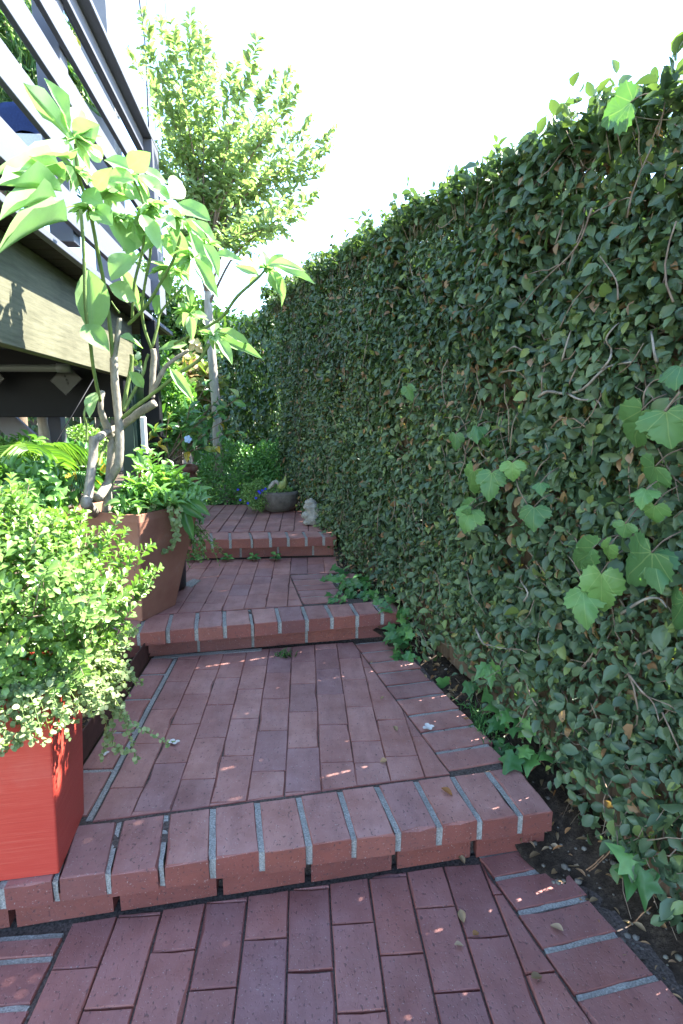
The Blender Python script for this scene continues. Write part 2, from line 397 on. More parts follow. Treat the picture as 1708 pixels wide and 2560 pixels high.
def rnd3(n): return norm(rng.normal(size=(n, 3)))
def ell_surface(n, c, r, zmin=-1.0, jit=.12):
    d = rnd3(n * 3); d = d[d[:, 2] > zmin][:n]; s = 1 - np.abs(rng.normal(size=(len(d), 1))) * jit
    return np.array(c) + d * np.array(r) * s, norm(d / np.array(r))
def bumpy(d, amp, seed=0.0):
    """lumpy radius factor over directions"""
    return 1 + amp * (np.sin(d[:, 0] * 5.1 + seed) * np.sin(d[:, 1] * 4.7 + 1.3 + seed) + .7 * np.sin(d[:, 2] * 7.3 + d[:, 0] * 6.1 + 2 * seed))

# ------------------------------------------------------------------ brickwork
def clip(poly, a, b, c):
    """keep a*x + b*y <= c"""
    out = []
    for i in range(len(poly)):
        p, q = poly[i], poly[(i + 1) % len(poly)]; dp = a * p[0] + b * p[1] - c; dq = a * q[0] + b * q[1] - c
        if dp <= 0: out.append(p)
        if dp * dq < 0: t = dp / (dp - dq); out.append((p[0] + (q[0] - p[0]) * t, p[1] + (q[1] - p[1]) * t))
    return out
def area(p): return abs(sum(p[i][0] * p[(i + 1) % len(p)][1] - p[(i + 1) % len(p)][0] * p[i][1] for i in range(len(p)))) / 2
def brick_mesh(poly, h, ch=.0022, jit=.0008, chips=0.0):
    """prism with a worn, chamfered top edge; poly CCW about its own centre, top at z = 0"""
    ring = []
    for i in range(len(poly)):
        p, q = Vector(poly[i]), Vector(poly[(i + 1) % len(poly)])
        n = 3 if (q - p).length > .13 else (2 if (q - p).length > .05 else 1)
        for k in range(n): ring.append(p.lerp(q, k / n))
    n = len(ring); V = []; F = []
    outer = [p + Vector((random.uniform(-jit, jit), random.uniform(-jit, jit))) for p in ring]
    inn = []
    for i in range(n):
        a, b = outer[i - 1], outer[(i + 1) % n]; t = (b - a).normalized(); nr = Vector((-t.y, t.x))
        c = ch * (1 + random.uniform(-.3, .5)) * (3.0 if random.random() < chips else 1)
        inn.append((outer[i] + nr * c, c))
    V += [(p.x, p.y, -h) for p in outer]
    V += [(p.x, p.y, -c * .9) for p, (q, c) in zip(outer, inn)]
    V += [(q.x, q.y, random.uniform(-.0003, .0003)) for q, c in inn]
    for i in range(n):
        j = (i + 1) % n; F.append((i, j, n + j, n + i)); F.append((n + i, n + j, 2 * n + j, 2 * n + i))
    F.append(tuple(range(2 * n, 3 * n))); F.append(tuple(reversed(range(n))))
    return mesh('brick', V, F)
def ccw(p):
    s = sum(p[i][0] * p[(i + 1) % len(p)][1] - p[(i + 1) % len(p)][0] * p[i][1] for i in range(len(p)))
    return p if s > 0 else list(reversed(p))
def shrink(poly, g):
    c = (sum(p[0] for p in poly) / len(poly), sum(p[1] for p in poly) / len(poly)); n = len(poly); out = poly[:]
    res = poly[:]
    for i in range(n):
        p, q = poly[i], poly[(i + 1) % n]; dx, dy = q[0] - p[0], q[1] - p[1]; L = math.hypot(dx, dy)
        if L < 1e-6: continue
        a, b = dy / L, -dx / L; res = clip(res, a, b, a * p[0] + b * p[1] - g)
        if len(res) < 3: return []
    return res
def lay(parent, poly, z, h=.06, gap=.002, chips=.05, tilt=.0025, dz=.0007, mat=None):
    poly = shrink(ccw(poly), gap)
    if len(poly) < 3 or area(poly) < .0004: return None
    cx = sum(p[0] for p in poly) / len(poly); cy = sum(p[1] for p in poly) / len(poly)
    me = brick_mesh([(p[0] - cx, p[1] - cy) for p in poly], h, chips=chips)
    M = Matrix.Translation((cx, cy, z + random.uniform(-dz, dz))) @ Matrix.Rotation(random.uniform(-tilt, tilt), 4, 'X') @ Matrix.Rotation(random.uniform(-tilt, tilt), 4, 'Y')
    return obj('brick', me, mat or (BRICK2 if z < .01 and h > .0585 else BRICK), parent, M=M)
def slab(name, poly, z0, z1, m, parent=None):
    poly = ccw(poly); n = len(poly)
    V = [(x, y, z0) for x, y in poly] + [(x, y, z1) for x, y in poly]
    F = [tuple(reversed(range(n))), tuple(range(n, 2 * n))] + [(i, (i + 1) % n, n + (i + 1) % n, n + i) for i in range(n)]
    return obj(name, mesh(name, V, F), m, parent)
def joint_strip(parent, quad, z, h=.03):
    """a raised grey mortar joint between two bricks: rough top, a few subdivisions"""
    a, b, c, d = [Vector(q) for q in quad]   # a-b one long side, d-c the other
    n = 7; V = []; F = []
    for i in range(n + 1):
        t = i / n
        for p in (a.lerp(b, t), d.lerp(c, t)):
            q = p + Vector((random.uniform(-.0012, .0012), random.uniform(-.0012, .0012)))
            V.append((q.x, q.y, z - h)); V.append((q.x, q.y, z + random.uniform(-.0018, .0005)))
    for i in range(n):
        k = i * 4
        F += [(k + 1, k + 5, k + 7, k + 3), (k, k + 4, k + 5, k + 1), (k + 2, k + 3, k + 7, k + 6)]
    F += [(0, 1, 3, 2), (4 * n, 4 * n + 2, 4 * n + 3, 4 * n + 1)]
    return obj('mortar_joint', mesh('mortar_joint', V, F), MORTAR, parent)
def field(parent, z, xs, joints, y0, y1, clips, gap=.0006):
    for i in range(len(xs) - 1):
        ys = sorted(joints[i % len(joints)] if isinstance(joints, list) else joints(i))
        full = [y0 - .4] + ys + [y1 + .4]
        # extend the bond pattern both ways at brick pitch
        lo = ys[0]; hi = ys[-1]; seq = ys[:]
        while lo > y0: lo -= .208; seq.insert(0, lo)
        while hi < y1: hi += .208; seq.append(hi)
        for a, b in zip(seq[:-1], seq[1:]):
            p = [(xs[i], a), (xs[i + 1], a), (xs[i + 1], b), (xs[i], b)]
            for c in clips:
                p = clip(p, *c)
                if len(p) < 3: break
            if len(p) >= 3: lay(parent, p, z, gap=gap)
def below(x0, y0, s, off=0.0): return (-s, 1.0, y0 - s * x0 + off)     # keep y <= y0 + s (x - x0) + off
def above(x0, y0, s, off=0.0): return (s, -1.0, -(y0 - s * x0 + off))   # keep y >= ...
def leftof(x0, y0, k, off=0.0): return (1.0, k, x0 + k * y0 + off)      # keep x <= x0 - k (y - y0) + off
def rightof(x0, y0, k, off=0.0): return (-1.0, -k, -(x0 + k * y0 + off))
def border_rows(parent, z, inner, k, ys, slope, width=.19, m=.012, extra=None):
    """bricks laid crosswise along an oblique edge, with grey mortar between; inner(y) gives the inner x"""
    for a, b in zip(ys[:-1], ys[1:]):
        xa, xb = inner(a), inner(b); w = width + random.uniform(-.012, .008)
        lay(parent, [(xa, a + m / 2), (xa + w, a + m / 2 + slope * w), (xb + w, b - m / 2 + slope * w), (xb, b - m / 2)], z, gap=.001, chips=.1)
        joint_strip(parent, [(xb + .004, b - m / 2 - .001), (xb + w * .97, b - m / 2 + slope * w * .97 - .001), (xb + w * .97, b + m / 2 + slope * w * .97 + .001), (xb + .004, b + m / 2 + .001)], z - .003)
def nosing(parent, z, bx, fx, yb, yf, m=.014, skip=(), cracks=()):
    for i in range(len(bx) - 1):
        b0, b1, f0, f1 = bx[i] + m / 2, bx[i + 1] - m / 2, fx[i] + m / 2, fx[i + 1] - m / 2
        o = random.uniform(-.004, .004)
        lay(parent, [(f0, yf(f0) + o), (f1, yf(f1) + o), (b1, yb(b1) - .003), (b0, yb(b0) - .003)], z, h=.058, gap=.0005, chips=.16, tilt=.006, dz=.0018)
        if 0 < i and i not in skip:
            x0, x1 = fx[i], bx[i]
            # mortar runs over the top and down the face of the joint
            V = []; F = []; n = 8
            pts = [(x1, yb(x1) - .005, z - .003)]
            for k in range(1, n): t = k / n; pts.append((x1 + (x0 - x1) * t, yb(x1) + (yf(x0) - yb(x1)) * t, z - .003 + random.uniform(-.0015, .0012)))
            pts += [(x0, yf(x0) + .004, z - .005), (x0, yf(x0) + .004, z - .03), (x0, yf(x0) + .006, z - .058)]
            for p in pts:
                for s in (-1, 1): V.append((p[0] + (s * m * .38 - m * .12 if i in cracks else s * (m / 2 + .0008)) + random.uniform(-.0012, .0012), p[1], p[2] - (random.uniform(0, .002) if i in cracks else 0)))
            q = len(pts)
            for k in range(q - 1): F.append((2 * k, 2 * k + 1, 2 * k + 3, 2 * k + 2))
            o2 = obj('mortar_joint', mesh('mortar_joint', V, F), MORTAR, parent)
def stretchers(parent, z0, z1, xs, yf, m=.012, mort=True):
    for a, b in zip(xs[:-1], xs[1:]):
        p = [(a + m / 2, yf(a)), (b - m / 2, yf(b)), (b - m / 2, yf(b) + .09), (a + m / 2, yf(a) + .09)]
        lay(parent, p, z1, h=z1 - z0, gap=.0005, tilt=.003)
        if mort:
            V = [(b - m / 2 - .001, yf(b) + .005, z0), (b + m / 2 + .001, yf(b) + .005, z0), (b + m / 2 + .001, yf(b) + .005, z1 + .004), (b - m / 2 - .001, yf(b) + .005, z1 + .004),
                 (b - m / 2 - .001, yf(b) + .05, z0), (b + m / 2 + .001, yf(b) + .05, z0), (b + m / 2 + .001, yf(b) + .05, z1 + .004), (b - m / 2 - .001, yf(b) + .05, z1 + .004)]
            obj('mortar_joint', mesh('mortar_joint', V, [(0, 1, 2, 3), (3, 2, 6, 7), (0, 3, 7, 4), (1, 5, 6, 2)]), MORTAR, parent)

# ground under everything
obj('ground', mesh('ground', [(-90, -60, -.09), (90, -60, -.09), (90, 140, -.09), (-90, 140, -.09)], [(0, 1, 2, 3)]), GROUND, kind='structure')
bpy.data.objects['ground']['label'] = 'bare garden earth stretching away under the whole garden'

# --- lowest landing (z = 0)
R2B = lambda x: 1.155 + (x + .678) * .118            # foot of the riser of step one
path1 = slab('path', [(-1.3, .25), (.93, .25), (.80, .92), (.66, 1.32), (-1.3, 1.16)], -.085, -.008, SAND)
setp(path1, 'brick landing at the foot of the steps nearest the camera', kind='structure')
x1 = [-.552 + .1005 * i for i in range(12)]
J1 = [[1.045], [.957], [1.072], [.982], [1.087], [1.007], [.916, 1.113], [1.031], [.944, 1.143], [1.058], [.97, 1.168]]
in1 = lambda y: .474 + (1.205 - y) * .22
field(path1, 0, x1, J1, .3, 1.3, [below(-.558, 1.157, .1195), leftof(.474, 1.205, .22, -.003)], gap=.002)
border_rows(path1, 0, in1, .22, [.405, .507, .609, .711, .813, .915, 1.017, 1.116, 1.215, 1.29], .16, .195)
for a, b in zip([.47, .57, .67, .77, .87, .97, 1.072], [.57, .67, .77, .87, .97, 1.072, 1.128]):
    lay(path1, [(-.765, a + .006), (-.562, a + .006), (-.558, b - .006), (-.765, b - .006)], 0, gap=.001)
    joint_strip(path1, [(-.765, b - .007), (-.563, b - .007), (-.563, b + .007), (-.765, b + .007)], -.003)

# --- step one (z = .14)
st2 = slab('brick_step', [(-1.0, 1.17), (.60, 1.33), (.56, 1.62), (.44, 2.44), (-.67, 2.33), (-.67, 1.36), (-1.0, 1.33)], -.05, .1355, SAND)
setp(st2, 'wide brick step beside the red pot, first step up from the camera', kind='structure')
R3B = lambda x: 2.320 + (x + .683) * .105
x2 = [-.553, -.46, -.362, -.263, -.165, -.064, .037, .138, .236, .338, .44]
J2 = [[1.443, 1.658, 1.87, 2.08], [1.55, 1.765, 1.974, 2.18], [1.468, 1.676, 1.888, 2.10], [1.573, 1.787, 2.0, 2.2], [1.491, 1.704, 1.918, 2.13],
      [1.602, 1.819, 2.029, 2.23], [1.52, 1.73, 1.94, 2.15], [1.512, 1.625, 1.84, 2.05, 2.25], [1.537, 1.748, 1.95], [1.637, 1.84]]
yb2 = lambda x: 1.302 + (x + .593) * .134
yf2 = lambda x: 1.128 + (x + .567) * .119
in2 = lambda y: .237 + (2.322 - y) * .2022
field(st2, .14, x2, J2, 1.2, 2.5, [below(-.683, 2.305, .135), above(-.593, 1.309, .134), leftof(.237, 2.322, .2022, -.002)])
border_rows(st2, .14, in2, .2022, [1.452, 1.547, 1.658, 1.766, 1.88, 1.985, 2.094, 2.196, 2.30, 2.40], .19, .19)
for a, b in zip([1.33, 1.528, 1.73, 1.948, 2.15], [1.528, 1.73, 1.948, 2.15, 2.31]):
    lay(st2, [(-.668, a + .006), (-.574, a + .006), (-.574, b - .006), (-.668, b - .006)], .14, gap=.001)
    joint_strip(st2, [(-.668, b - .007), (-.572, b - .007), (-.572, b + .007), (-.668, b + .007)], .137)
joint_strip(st2, [(-.571, 1.32), (-.571, 2.30), (-.557, 2.30), (-.557, 1.32)], .1385)
joint_strip(st2, [(-.66, 2.298), (-.2, 2.350), (-.2, 2.378), (-.66, 2.323)], .142)
nosing(st2, .14, [-.81, -.70, -.593, -.483, -.368, -.253, -.138, -.027, .088, .192, .306, .415, .523, .629],
       [-.79, -.678, -.567, -.456, -.34, -.227, -.112, .001, .112, .224, .332, .44, .553, .650], yb2, yf2, .0145, cracks=(2, 3, 4))
stretchers(st2, .0, .070, [-.90, -.682, -.457, -.219, -.002, .222, .439, .652], R2B, m=.016, mort=False)

# --- step two (z = .28)
st3 = slab('brick_step', [(-1.2, 2.33), (.42, 2.50), (.33, 2.62), (.205, 2.64), (.17, 2.90), (.30, 2.93), (.26, 3.50), (-1.2, 3.52)], .08, .2755, SAND)
setp(st3, 'brick step carrying the tall terracotta pot, second step up from the camera', kind='structure')
x3 = [-.99, -.89, -.79, -.69, -.588, -.487, -.39, -.29, -.19, -.089, .012, .112, .21, .30]
J3 = [[2.7, 2.9], [2.6, 2.8], [2.72, 2.92], [2.63, 2.83, 3.04], [2.62, 2.83, 3.06, 3.257], [2.60, 2.80, 3.01, 3.107, 3.31], [2.71, 2.907, 3.105, 3.31], [2.72, 2.92, 3.05, 3.22],
      [2.745, 2.933, 3.08, 3.215], [2.64, 2.836, 3.08, 3.28], [3.09, 3.30], [3.10, 3.22], [3.0, 3.12, 3.32]]
yb3 = lambda x: 2.468 + (x + .61) * .118
yf3 = lambda x: 2.262 + (x + .582) * .163
in3 = lambda y: -.087 + (3.068 - y) * .1446
cl = [above(-.61, 2.475, .118), below(-.641, 3.445, .035)]
field(st3, .28, x3[:10], J3[:9], 2.3, 3.6, cl)
for i, js in ((9, [2.64, 2.836, 3.068]),):
    for a, b in ((2.44, 2.64), (2.64, 2.836), (2.836, 3.068)):
        p = [(x3[9], a), (x3[10], a), (x3[10], b), (x3[9], b)]
        for c in cl + [leftof(-.087, 3.068, .1446, -.003)]:
            p = clip(p, *c)
            if len(p) < 3: break
        if len(p) >= 3: lay(st3, p, .28)
field(st3, .28, x3[9:13], [[3.09, 3.26], [3.095, 3.30], [3.10, 3.22]], 3.08, 3.6, cl + [above(-.09, 3.085, .03)])
border_rows(st3, .28, in3, .1446, [2.56, 2.666, 2.77, 2.863, 2.968, 3.066], .13, .215)
lay(st3, [(.185, 2.90), (.285, 2.92), (.30, 3.08), (.165, 3.075)], .28)
joint_strip(st3, [(.165, 2.895), (.138, 3.085), (.152, 3.088), (.180, 2.897)], .277)
nosing(st3, .28, [-.95, -.835, -.722, -.61, -.497, -.378, -.263, -.141, -.019, .092, .212, .322, .420],
       [-.925, -.81, -.697, -.582, -.467, -.349, -.232, -.116, .003, .115, .232, .349, .455], yb3, yf3, .0155, cracks=(6,))
yr3 = lambda x: 2.345 + (x + .473) * .15
def bed_joint(parent, x0, x1, yf, z0, z1, d=.006):
    n = 24; V = []; F = []
    for i in range(n + 1):
        x = x0 + (x1 - x0) * i / n
        for yy_, zz_ in ((yf(x) + d, z0), (yf(x) + d + random.uniform(-.002, .001), z1), (yf(x) + .06, z1)): V.append((x, yy_, zz_))
    for i in range(n):
        for k in (0, 1): F.append((3 * i + k, 3 * i + 3 + k, 3 * i + 4 + k, 3 * i + 1 + k))
    obj('mortar_joint', mesh('mortar_joint', V, F), MORTAR, parent)
bed_joint(st3, -.94, .44, yr3, .205, .2225)
stretchers(st3, .144, .214, [-.95, -.71, -.473, -.239, 0, .235, .445], yr3)

# --- step three (z = .42)
st4 = slab('brick_step', [(-1.5, 3.52), (.19, 3.55), (.20, 3.72), (.05, 4.30), (-.05, 4.85), (-1.5, 4.85)], .2, .412, SAND)
setp(st4, 'upper brick landing with the stone bowl, highest step of the path', kind='structure')
x4 = [-1.28, -1.18, -1.08, -.98, -.88, -.778, -.676, -.573, -.475, -.371, -.27, -.171, -.075, .022, .12, .215]
J4 = [[3.9], [3.8], [3.92], [3.83], [3.9], [3.84], [3.95, 4.15], [3.85, 4.06], [3.945, 4.15], [3.84, 4.044], [3.725, 3.93, 4.13], [3.82, 4.1], [3.706, 3.845, 4.05], [3.70, 3.86], [3.75]]
yb4 = lambda x: 3.618 + (x + .46) * .006
yf4 = lambda x: 3.395 + (x + .46) * .068
field(st4, .42, x4, J4, 3.5, 4.9, [above(-.46, 3.624, .006), below(0, 4.8, 0), leftof(.215, 3.70, .28)], gap=.0022)
nosing(st4, .42, [-1.05, -.94, -.83, -.722, -.615, -.495, -.365, -.239, -.128, -.015, .093, .205], [-1.015, -.905, -.795, -.685, -.574, -.463, -.33, -.217, -.106, .006, .117, .207], yb4, yf4, .016, cracks=(6,))
yr4 = lambda x: 3.462 + (x + .641) * .05
bed_joint(st4, -1.08, .185, yr4, .345, .3625)
stretchers(st4, .285, .352, [-1.1, -.88, -.645, -.41, -.175, .05, .19], yr4)

# ------------------------------------------------------------------ soil strips
def lumpy(name, xy, z, nx, ny, m, amp, label):
    """xy(u, v) -> (x, y); z(x, y)"""
    V = []; F = []
    for j in range(ny + 1):
        for i in range(nx + 1):
            x, y = xy(i / nx, j / ny); V.append((x, y, z(x, y) + random.uniform(-amp, amp)))
    for j in range(ny):
        for i in range(nx): a = j * (nx + 1) + i; F.append((a, a + 1, a + nx + 2, a + nx + 1))
    o = obj(name, mesh(name, V, F, True), m, kind='structure'); o['label'] = label; return o
FX = lambda y: .86 - .2527 * (y - 1.03)               # the fence line
def interp(y, tab):
    for (a, p), (b, q) in zip(tab[:-1], tab[1:]):
        if y <= b: return p + (q - p) * max(0, (y - a)) / (b - a)
    return tab[-1][1]
EDGE = [(.2, .88), (.9, .72), (1.16, .64), (1.27, .56), (1.5, .54), (2.3, .38), (2.42, .36), (2.6, .14), (2.95, .12), (3.1, .20), (3.5, .18), (3.7, .16), (4.3, -.02), (5, -.1)]
ZS = [(.2, -.02), (1.15, -.012), (1.35, .03), (1.6, .10), (2.3, .115), (2.5, .20), (2.7, .235), (3.2, .26), (3.5, .33), (3.7, .40), (5, .42)]
lumpy('soil_strip', lambda u, v: (interp(.2 + 4.9 * v, EDGE) * (1 - u) + (FX(.2 + 4.9 * v) + .15) * u, .2 + 4.9 * v),
      lambda x, y: interp(y, ZS) + .05 * max(0, 1 - abs(FX(y) - x) / .12) * (1 if y < 4 else 0), 14, 180, SOIL, .006, 'dark soil strip with dry litter along the foot of the leafy fence')
lumpy('planting_bed', lambda u, v: (-3.6 + 2.93 * u, 1.33 + .98 * v), lambda x, y: .15, 24, 14, SOIL, .012, 'dark planting bed behind the rusted steel edging')
lumpy('back_bed', lambda u, v: (-9 + 13 * u, 4.72 + 14 * v), lambda x, y: .40 + .02 * math.sin(x * 2), 50, 50, mat_soil('back_soil', 1.5), .012, 'raised garden bed beyond the last brick landing')
lumpy('side_bed', lambda u, v: (-9 + 7.9 * u, 2.3 + 2.5 * v), lambda x, y: .18 + .08 * (y - 2.3), 30, 12, mat_soil('side_soil', 1.8), .012, 'garden earth under the raised deck')
# ------------------------------------------------------------------ fence and its climbing fig
LD = Vector((-.2527, 1, 0)).normalized(); HN = Vector((-LD.y, LD.x, 0)).normalized()   # HN faces the path
LDn, HNn = np.array(LD), np.array(HN); ANG = math.atan2(LD.y, LD.x)
fence = thing('wooden_fence', 'weathered brown board fence hidden behind the climbing fig', 'fence', (FX(1.03), 1.03, 0))
y = -1.6; bi = 0
bme = [bevel_box('fence_board', .14, .018, 1.72 + .01 * k, .003) for k in range(4)]
for b in bme: b.materials.append(FENCEWOOD)
while y < 5.05:
    zb = interp(max(y, .2), ZS) - .06; me = bme[bi % 4]; gap = random.choice([.002, .003, .004])
    p = Vector((FX(y), y, zb + .86 + min(.02, .01 * max(0, y - 1))))
    obj('fence_board', me, None, fence, M=Matrix.Translation(p - HN * (.03 + random.uniform(0, .004))) @ Matrix.Rotation(ANG, 4, 'Z') @ Matrix.Rotation(random.uniform(-.006, .006), 4, 'Y'))
    y += (.14 + gap) * LD.y; bi += 1
for zz in (.55, 1.40):
    a = Vector((FX(-1.6), -1.6, zz)); b = Vector((FX(5.0), 5.0, zz + .25)); d = b - a
    M = Matrix.Translation((a + b) / 2 - HN * .07) @ d.to_track_quat('X', 'Z').to_matrix().to_4x4()
    obj('fence_rail', bevel_box('fence_rail', d.length, .04, .09, .004), FENCEWOOD, fence, M=M)
pp = at(735, 905, 4.75)
obj('fence_post', bevel_box('fence_post', .085, .085, 1.7, .006), PALEBARK, fence, M=Matrix.Translation((pp.x, pp.y, 1.18)) @ Matrix.Rotation(ANG, 4, 'Z'))

TOPZ = [(-2, 1.80), (.9, 1.80), (1.17, 1.81), (1.48, 1.85), (1.86, 1.90), (2.33, 1.965), (2.9, 2.0), (4.0, 2.11), (4.84, 2.13), (5.2, 2.13)]
TY = np.array([t[0] for t in TOPZ]); TZ = np.array([t[1] for t in TOPZ])
ZY = np.array([t[0] for t in ZS]); ZV = np.array([t[1] for t in ZS])
def lump(y, z):
    return (.5 * np.sin(y * 5.3 + 1.1 * np.sin(z * 3.1)) * np.sin(z * 4.3 + .6) + .3 * np.sin(y * 11.7 + z * 7.9) + .3 * np.sin(z * 13.1 - y * 6.3) + .25 * np.sin(y * 21 + 2) * np.sin(z * 19))
def hedge_pts(n, y0, y1, zlo=0.0):
    y = rng.uniform(y0, y1, n); u = rng.uniform(0, 1, n); zt = np.interp(y, TY, TZ) + .03 * np.sin(y * 9) + .02 * np.sin(y * 23 + 1)
    zb = np.interp(y, ZY, ZV) + zlo; z = zb + (zt - zb) * u
    hgt = z - zb
    keep = rng.uniform(0, 1, n) < np.clip(np.where(y < 2.6, -.06 + hgt * 2.1, .2 + hgt * 2.2), 0, 1)                      # thin at the foot
    hole = (np.sin(y * 7.1 + z * 2.0) + np.sin(z * 8.3 - y * 3.0) + np.sin(y * 15.0 + 2) * .5)
    keep &= ~((hole > 1.55) & (rng.uniform(0, 1, n) < .8))
    keep &= ~((np.abs(y - 4.68) < .05) & (np.abs(z - 1.62) < .13))                    # bare post showing
    keep &= ~((((y - 1.78) / .16) ** 2 + ((z - 1.26) / .11) ** 2 < 1) & (rng.uniform(0, 1, n) < .72))   # thin patch by the bare branches
    keep &= ~((((y - 1.33) / .10) ** 2 + ((z - .55) / .16) ** 2 < 1) & (rng.uniform(0, 1, n) < .55))
    y, z, u = y[keep], z[keep], u[keep]
    off = .075 + .022 * lump(y, z) - rng.uniform(0, 1, len(y)) ** 1.4 * .075 + .02 * np.clip(u - .75, 0, 1)
    P = np.stack([.86 - .2527 * (y - 1.03), y, z], 1) + HNn * off[:, None]
    return P, u, off
def hedge_dirs(n, up=0.0):
    D = np.array([0, 0, -.50 + up]) + .85 * rnd3(n) + HNn * rng.uniform(-.1, .35, (n, 1))
    Nn = HNn * 1.0 + np.array([0, 0, .40]) + .62 * rnd3(n); return D, Nn
fig = thing('climbing_fig', 'tall wall of small dark green leaves covering the fence beside the steps', 'hedge', (FX(1.6), 1.6, 0.05))
def fig_size(y, n): return np.clip(rng.normal(.029, .008, n) * np.interp(y, [1, 2.5, 5], [1.08, 1.0, 1.05]), .012, .052)
segs = [(-1.6, .35, 9000), (.35, 1.25, 15500), (1.25, 2.2, 20500), (2.2, 3.4, 23500), (3.4, 5.15, 28000)]
PP = []
for a, b, n in segs:
    P, u, off = hedge_pts(n, a, b); PP.append(P)
P = np.concatenate(PP); n = len(P); D, Nn = hedge_dirs(n); L = fig_size(P[:, 1], n)
L *= 1 + .22 * np.sin(P[:, 1] * 6.1 + 2 * np.sin(P[:, 2] * 3.7)) * np.sin(P[:, 2] * 5.3 + 1); rd = np.clip(rng.beta(2.0, 2.6, n) * .92 + .10 * lump(P[:, 1] * .7, P[:, 2] * .7), 0, .93); br = rng.uniform(0, 1, n); rd[br < .09] = rng.uniform(.86, .94, (br < .09).sum()); rd[br < .038] = rng.uniform(.95, 1, (br < .038).sum())
leaves_obj('foliage', P, D, Nn, L, L * rng.uniform(.5, .72, n), rd, OV, FIG, fig)
# the crest: sprigs standing up into the light, deeper than the face
PP = []; DD = []; NN = []; LL = []; CS = []
for k in range(1300):
    yy = rng.uniform(-1.4, 5.15); zt = np.interp(yy, TY, TZ); back = rng.uniform(-.10, .05)
    hgt = abs(rng.normal(.0, .03)) + (.09 if rng.uniform() < .035 else 0) * rng.uniform(.3, 1)
    p0 = np.array([.86 - .2527 * (yy - 1.03), yy, zt - .05]) + HNn * (.06 + back)
    d = norm(np.array([0, 0, 1.0]) + HNn * rng.uniform(-.3, .5) + .45 * rnd3(1)[0])
    if k % 3 == 0 or hgt > .06: CS.append(tube([Vector(p0 - d * .05), Vector(p0 + d * (.05 + hgt))], (.0016, .0008), 4))
    for j in range(11):
        t = j / 10 * (.06 + hgt); PP.append(p0 + d * t + .007 * rnd3(1)[0]); DD.append(.8 * rnd3(1)[0] + d * .5); NN.append(np.array([0, 0, .8]) + .7 * rnd3(1)[0]); LL.append(rng.uniform(.02, .044))
n = len(PP); LL = np.array(LL)
leaves_obj('crest_foliage', PP, DD, NN, LL, LL * rng.uniform(.5, .7, n), rng.beta(2, 2, n) * .93, OV, FIG, fig)
V, F = merge(CS); obj('crest_twigs', mesh('crest_twigs', V, F, True), TWIG, fig, kind='stuff')
n = 15000; y = rng.uniform(-1.5, 5.15, n); zt = np.interp(y, TY, TZ); z = zt - rng.beta(1, 1.6, n) * .55      # leaves behind the face, over the fence top
P = np.stack([.86 - .2527 * (y - 1.03), y, z], 1) + HNn * np.where(z > zt - .26, rng.uniform(-.10, .05, n), rng.uniform(-.015, .05, n))[:, None]
L = rng.uniform(.026, .046, n); leaves_obj('back_foliage', P, np.array([0, 0, -.3]) + rnd3(n), HNn + .7 * rnd3(n), L, L * .62, rng.beta(2, 2.4, n) * .9, OV, FIG, fig)
# the 300 leaves that show largest, one by one
FM = leaf_mesh('fig_big', OV3, FIG, 8)
cnt = 0
for P in hedge_pts(900, .95, 2.15, .15)[0]:
    if cnt >= 300: break
    L = float(np.clip(rng.normal(.041, .008), .030, .064)); D, Nn = hedge_dirs(1)
    one_leaf(FM, P + HNn * .012, D[0], Nn[0], L, L * rng.uniform(.52, .74), fig); cnt += 1
# twigs through the leaves
parts = []
for k in range(1700):
    P0 = hedge_pts(3, .6, 4.9)[0]
    if len(P0) == 0: continue
    p = Vector(P0[0]) + HN * random.uniform(-.02, .016); q = [p]; d = Vector((LD * random.uniform(-1, 1) + Vector((0, 0, random.uniform(-1, 1)))).normalized())
    for j in range(4):
        d = (d + Vector(rnd3(1)[0]) * .55).normalized(); d -= HN * d.dot(HN) * .7; q.append(q[-1] + d * random.uniform(.025, .06))
    r = random.choice([.0012, .0016, .0022, .0028]); parts.append(tube(q, (r, r * .6), 5))
V, F = merge(parts); obj('twigs', mesh('twigs', V, F, True), TWIG, fig, kind='stuff')
parts = []                                            # dry rootlets low on the fence
for k in range(260):
    yy = random.uniform(.8, 3.2); p = Vector((FX(yy), yy, interp(yy, ZS) + random.uniform(.02, .42))) + HN * random.uniform(-.01, .05); q = [p]
    d = Vector((random.uniform(-.4, .4), random.uniform(-.5, .5), -1)).normalized()
    for j in range(3): d = (d + Vector(rnd3(1)[0]) * .6).normalized(); q.append(q[-1] + d * random.uniform(.02, .05))
    parts.append(tube(q, (.0015, .0007), 4))
V, F = merge(parts); obj('rootlets', mesh('rootlets', V, F, True), BROWNBARK, fig, kind='stuff')
def hp(cx, cy, off=.10):
    """a point of the leaf wall, off metres in front of the fence, seen at crop-5 position"""
    d = at(854 + cx * .54464, 800 + cy * .54464, 1.0) - Vector((0, 0, CAM_H)); o = Vector((FX(1.03), 1.03, 0)) + HN * off
    t = HN.dot(o - Vector((0, 0, CAM_H))) / HN.dot(d); return Vector((0, 0, CAM_H)) + d * t
